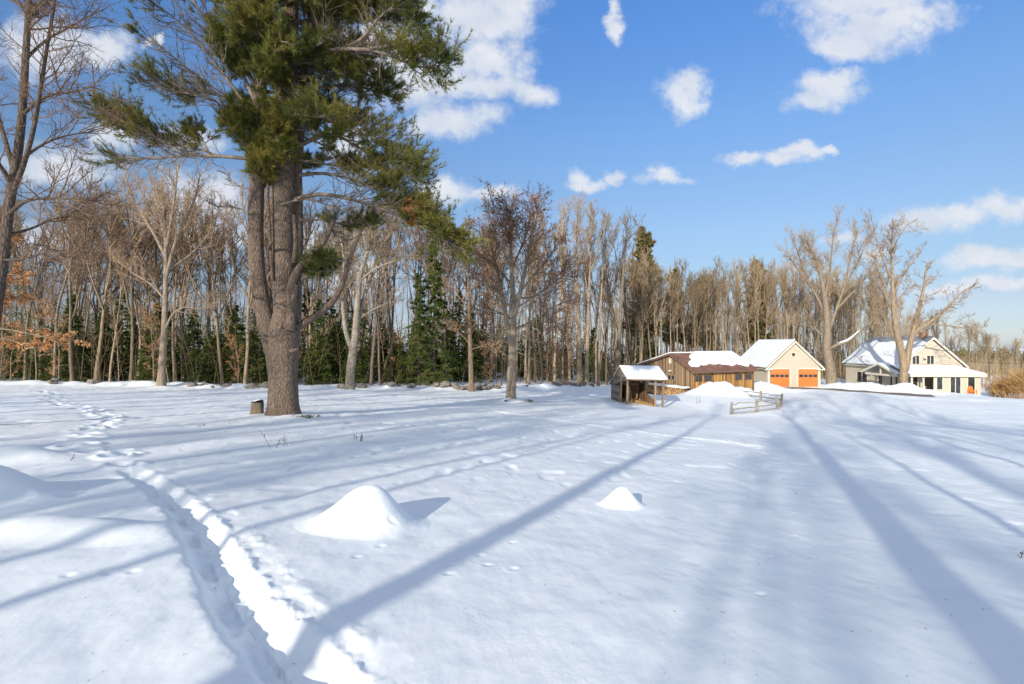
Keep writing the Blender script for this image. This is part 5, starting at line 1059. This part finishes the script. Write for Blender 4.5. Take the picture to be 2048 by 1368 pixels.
# low trees and amber shrubs at the far right, wooded slope beyond
for k in range(15):
    p_ = 1830+k*17+rT.uniform(-6, 6); d = rT.uniform(88, 115); q = W(p_, 0, d); s = rT.uniform(.5, .72); plant(['tan1', 'tan2', 'fork1'][k % 3], q[0], q[1], k, (s, s, s), ['low leafless tree just beyond the farmhouse gable', 'low leafless tree above the porch roof', 'low leafless tree beyond the amber shrubs', 'low leafless tree at the right edge of the photo', 'low leafless tree outside the right edge'][0 if p_ < 1900 else 1 if p_ < 1960 else 2 if p_ < 2010 else 3 if p_ < 2048 else 4], 'trees on the slope beyond the farmhouse')
def shrub(x, y, h, n, mat, name, lab, seed, grp=None):
    rng = np.random.RandomState(seed); z = G(x, y)-.1; b = MB(); P = np.column_stack([x+rng.normal(0, h*.16, n), y+rng.normal(0, h*.16, n), np.full(n, z)]); D = np.column_stack([rng.normal(0, .3, n), rng.normal(0, .3, n), np.ones(n)])
    s = walk(rng, P, D, h*rng.uniform(.6, 1.1, n), 5, .08, .05); tubes(b, s, np.full(n, .018), np.full(n, .009), 4); P, D, t, i = spawn(rng, s, 10, .25, 1, .5, .2); s2 = walk(rng, P, D, np.full(len(P), h*.35), 3, .12, .08); tubes(b, s2, np.full(len(P), .009), np.full(len(P), .006), 3)
    P, D, t, i = spawn(rng, s2, 5, .2, 1, .5, .2); tubes(b, walk(rng, P, D, np.full(len(P), h*.16), 2, .12, .05), np.full(len(P), .007), np.full(len(P), .005), 3)
    tag(b.build(name, mat), lab, 'shrub', grp)
for k, (p_, d, h) in enumerate([(1992, 62, 1.5), (2006, 61, 2.0), (2024, 60, 2.6), (2046, 59, 3.0), (2074, 58, 3.3), (2108, 58, 3.4)]):
    q = W(p_, 0, d); shrub(q[0], q[1], h, 42, BUSHM, 'amber_shrub', ['lowest amber shrub, nearest the farmhouse corner', 'amber shrub second from the farmhouse corner', 'amber shrub third from the farmhouse corner', 'tall amber shrub at the right edge of the photo', 'tall amber shrub partly outside the right edge', 'amber shrub beyond the right edge'][k], 60+k, 'amber shrubs right of the farmhouse')
# the far wood that reads as one mass: thin trunks and crowns behind the first rows
def far_mass(name, n, lo, hi, dmin, dmax, h0, h1, mat, label, seed, rad=.09, tw=10, base=None):
    rng = np.random.RandomState(seed); p_ = rng.uniform(lo, hi, n); d = np.array([(edge(q) if base is None else base) for q in p_])+rng.uniform(dmin, dmax, n); x = (p_-1024)/1024*d; z = ground_h(x, d)
    b = MB(); h = rng.uniform(h0, h1, n); s = walk(rng, np.column_stack([x, d, z-.3]), np.column_stack([rng.normal(0, .04, n), rng.normal(0, .04, n), np.ones(n)]), h, 6, .04, .02); tubes(b, s, rad*rng.uniform(.5, 1.3, n), np.full(n, .02), 4)
    P, D, t, i = spawn(rng, s, tw, .4, 1, .55, .2, True); s2 = walk(rng, P, D, h[i]*.2*(1.25-t), 4, .1, .12); tubes(b, s2, np.full(len(P), .016), np.full(len(P), .008), 3)
    P, D, t, i2 = spawn(rng, s2, 6, .2, 1, .6, .2, True); s3 = walk(rng, P, D, h[i[i2]]*.07, 2, .1, .1); tubes(b, s3, np.full(len(P), .009), np.full(len(P), .006), 3)
    tag(b.build(name, mat), label, 'woods', kind='stuff')
far_mass('background_wood', 420, -250, 1260, 12, 45, 11, 15.5, TWIG, 'hazy mass of thin leafless trees deep in the wood on the left and centre', 501, .10)
far_mass('background_wood', 520, 1230, 1850, 12, 55, 11, 16, TWIG_PALE, 'mass of thin tan leafless trees deep in the wood behind barn and garage', 502, .11)
far_mass('hillside_wood', 420, 1780, 2300, 0, 90, 6, 9.5, TWIG_PALE, 'grey-tan leafless wood on the slope beyond the amber shrubs', 503, .12, 12, base=110)
def undergrowth(name, n, lo, hi, dmin, dmax, h0, h1, w, leaf, mat, label, seed, base=None, cone=True):
    rng = np.random.RandomState(seed); p_ = rng.uniform(lo, hi, n); d = np.array([(edge(q) if base is None else base) for q in p_])+rng.uniform(dmin, dmax, n); x = (p_-1024)/1024*d; z = ground_h(x, d); h = rng.uniform(h0, h1, n)
    b = MB(); m = int(340); t = rng.beta(1.2, 1.6, (n, m)); rr_ = w*h[:, None]*(1.02-t)*np.sqrt(rng.rand(n, m)); a = rng.uniform(0, 6.283, (n, m)); P = np.stack([x[:, None]+rr_*np.cos(a), d[:, None]+rr_*np.sin(a), z[:, None]+h[:, None]*(.06+.94*t)-rr_*.12], -1).reshape(-1, 3)
    D = np.stack([np.cos(a), np.sin(a), a*0-.2], -1).reshape(-1, 3); cards(b, rng, P, leaf, .4, D); tag(b.build(name, mat), label, 'evergreens', kind='stuff')
undergrowth('evergreen_undergrowth', 380, -300, 960, 2.5, 34, 2.5, 8.5, .36, .27, HEMLOCK, 'dark evergreen undergrowth filling the wood on the left and centre', 601)
undergrowth('evergreen_undergrowth', 190, 940, 1850, 9, 45, 3, 7.5, .32, .36, HEMLOCK, 'dark evergreen undergrowth deep behind the farm buildings', 602)
undergrowth('far_evergreens', 220, 1840, 2300, 60, 130, 9, 12.5, .2, .9, FARPINE, 'line of far evergreens along the hill beyond the farmhouse', 603, base=150)
def brush(n, lo, hi, dmin, dmax, mat, label, seed):
    rng = np.random.RandomState(seed); p_ = rng.uniform(lo, hi, n); d = np.array([edge(q) for q in p_])+rng.uniform(dmin, dmax, n); x = (p_-1024)/1024*d; z = ground_h(x, d)
    b = MB(); h = rng.uniform(1.5, 6.5, n); s = walk(rng, np.column_stack([x, d, z-.2]), np.column_stack([rng.normal(0, .16, n), rng.normal(0, .16, n), np.ones(n)]), h, 4, .06, .03); tubes(b, s, rng.uniform(.012, .035, n), np.full(n, .008), 4)
    P, D, t, i = spawn(rng, s, 7, .2, 1, .8, .25, True); tubes(b, walk(rng, P, D, h[i]*.25, 3, .12, .05), np.full(len(P), .008), np.full(len(P), .005), 3); tag(b.build('brush', mat), label, 'brush', kind='stuff')
brush(1500, -200, 1240, .5, 26, TWIG, 'tangle of thin brown stems under the trees, left and centre', 611)
brush(1100, 1230, 1850, .5, 30, TWIG, 'tangle of thin brown stems under the trees behind barn and garage', 612)
# woods behind and left of the viewer; their shadows lie across the snow
def shade_tree(gx, gy, back, r_, h, seed, K, crown, label, key='plain', fork=None):
    q = gpt(gx, gy); x = q[0]-math.sin(R(AZ))*back; y = q[1]-math.cos(R(AZ))*back
    t = bare_parts(seed, h, r_, key, GREY_BARK, TWIG, K, crown, .7, .2, .006, name='roadside_tree', fork=fork, up=.12); t.location = (x, y, G(x, y)); tag(t, label, 'tree', 'trees behind the viewer'); return t
shade_tree(700, 1195, 12.5, .19, 17, 701, (7, 5, 4, 0), .72, 'thick bare tree behind the viewer, left')
shade_tree(1905, 1180, 11.5, .26, 18.5, 702, (8, 5, 4, 0), .66, 'thick bare tree behind the viewer, right', 'forked', (.62, .75))
for k, (gx, gy, back, s) in enumerate([(1180, 1250, 22, .06), (1500, 1250, 24, .10), (0, 1250, 14, .3), (0, 1100, 16, .4), (-200, 1000, 12, .6), (1960, 1010, 15, .25), (2200, 980, 14, .3), (2500, 960, 12, .3), (2050, 900, 20, .2)]):
    t = bare_parts(720+k, 15 if gx < 1900 else 18, .16*s+.05, 'plain', GREY_BARK, TWIG, (10, 6, 4, 0) if gx < 1900 else (16, 7, 5, 0), .45, .65, .18 if gx < 1900 else .26, .006, name='roadside_tree', up=.12); q = gpt(gx, gy); x = q[0]-math.sin(R(AZ))*back; y = q[1]-math.cos(R(AZ))*back
    t.location = (x, y, G(x, y)); tag(t, 'slim bare tree standing behind the viewer', 'tree', 'trees behind the viewer')
for k in range(13):      # the open wood behind the viewer, whose high twigs veil the near snow
    x = rT.uniform(-34, 2); y = rT.uniform(-40, -16); s = rT.uniform(.95, 1.2); plant(['slim1', 'dark1', 'slim2', 'wide1'][k % 4], x, y, k, (s, s, s), LOOK[['slim1', 'dark1', 'slim2', 'wide1'][k % 4]]+' outside the photo, well behind the viewer', 'trees behind the viewer')
for k in range(27):
    x = rT.uniform(-38, -13); y = rT.uniform(-26, 30)
    if y > -3 and x > -1.12*y-9: continue
    s = rT.uniform(.75, 1.0); plant(['slim1', 'slim2', 'fork1', 'dark1', 'wide1'][k % 5], x, y, k, (s, s, s), LOOK[['slim1', 'slim2', 'fork1', 'dark1', 'wide1'][k % 5]]+' outside the photo, '+('left of' if y > 0 else 'behind')+' the viewer', 'trees left of the photo')

# where two or three look-alikes share a label, say which is which by their order in the picture
seen = {}
for o in sc.objects:
    if o.parent is None and o.get('label') and 'outside' not in o['label'] and o.location.y > 30: seen.setdefault(o['label'], []).append(o)
for lab, os_ in seen.items():
    os_.sort(key=lambda o: o.location.x/o.location.y)
    w_ = {2: ['left-hand', 'right-hand'], 3: ['leftmost', 'middle', 'rightmost']}.get(len(os_))
    if w_:
        for o, t in zip(os_, w_): o['label'] = ' '.join((t+' '+lab).split()[:16])
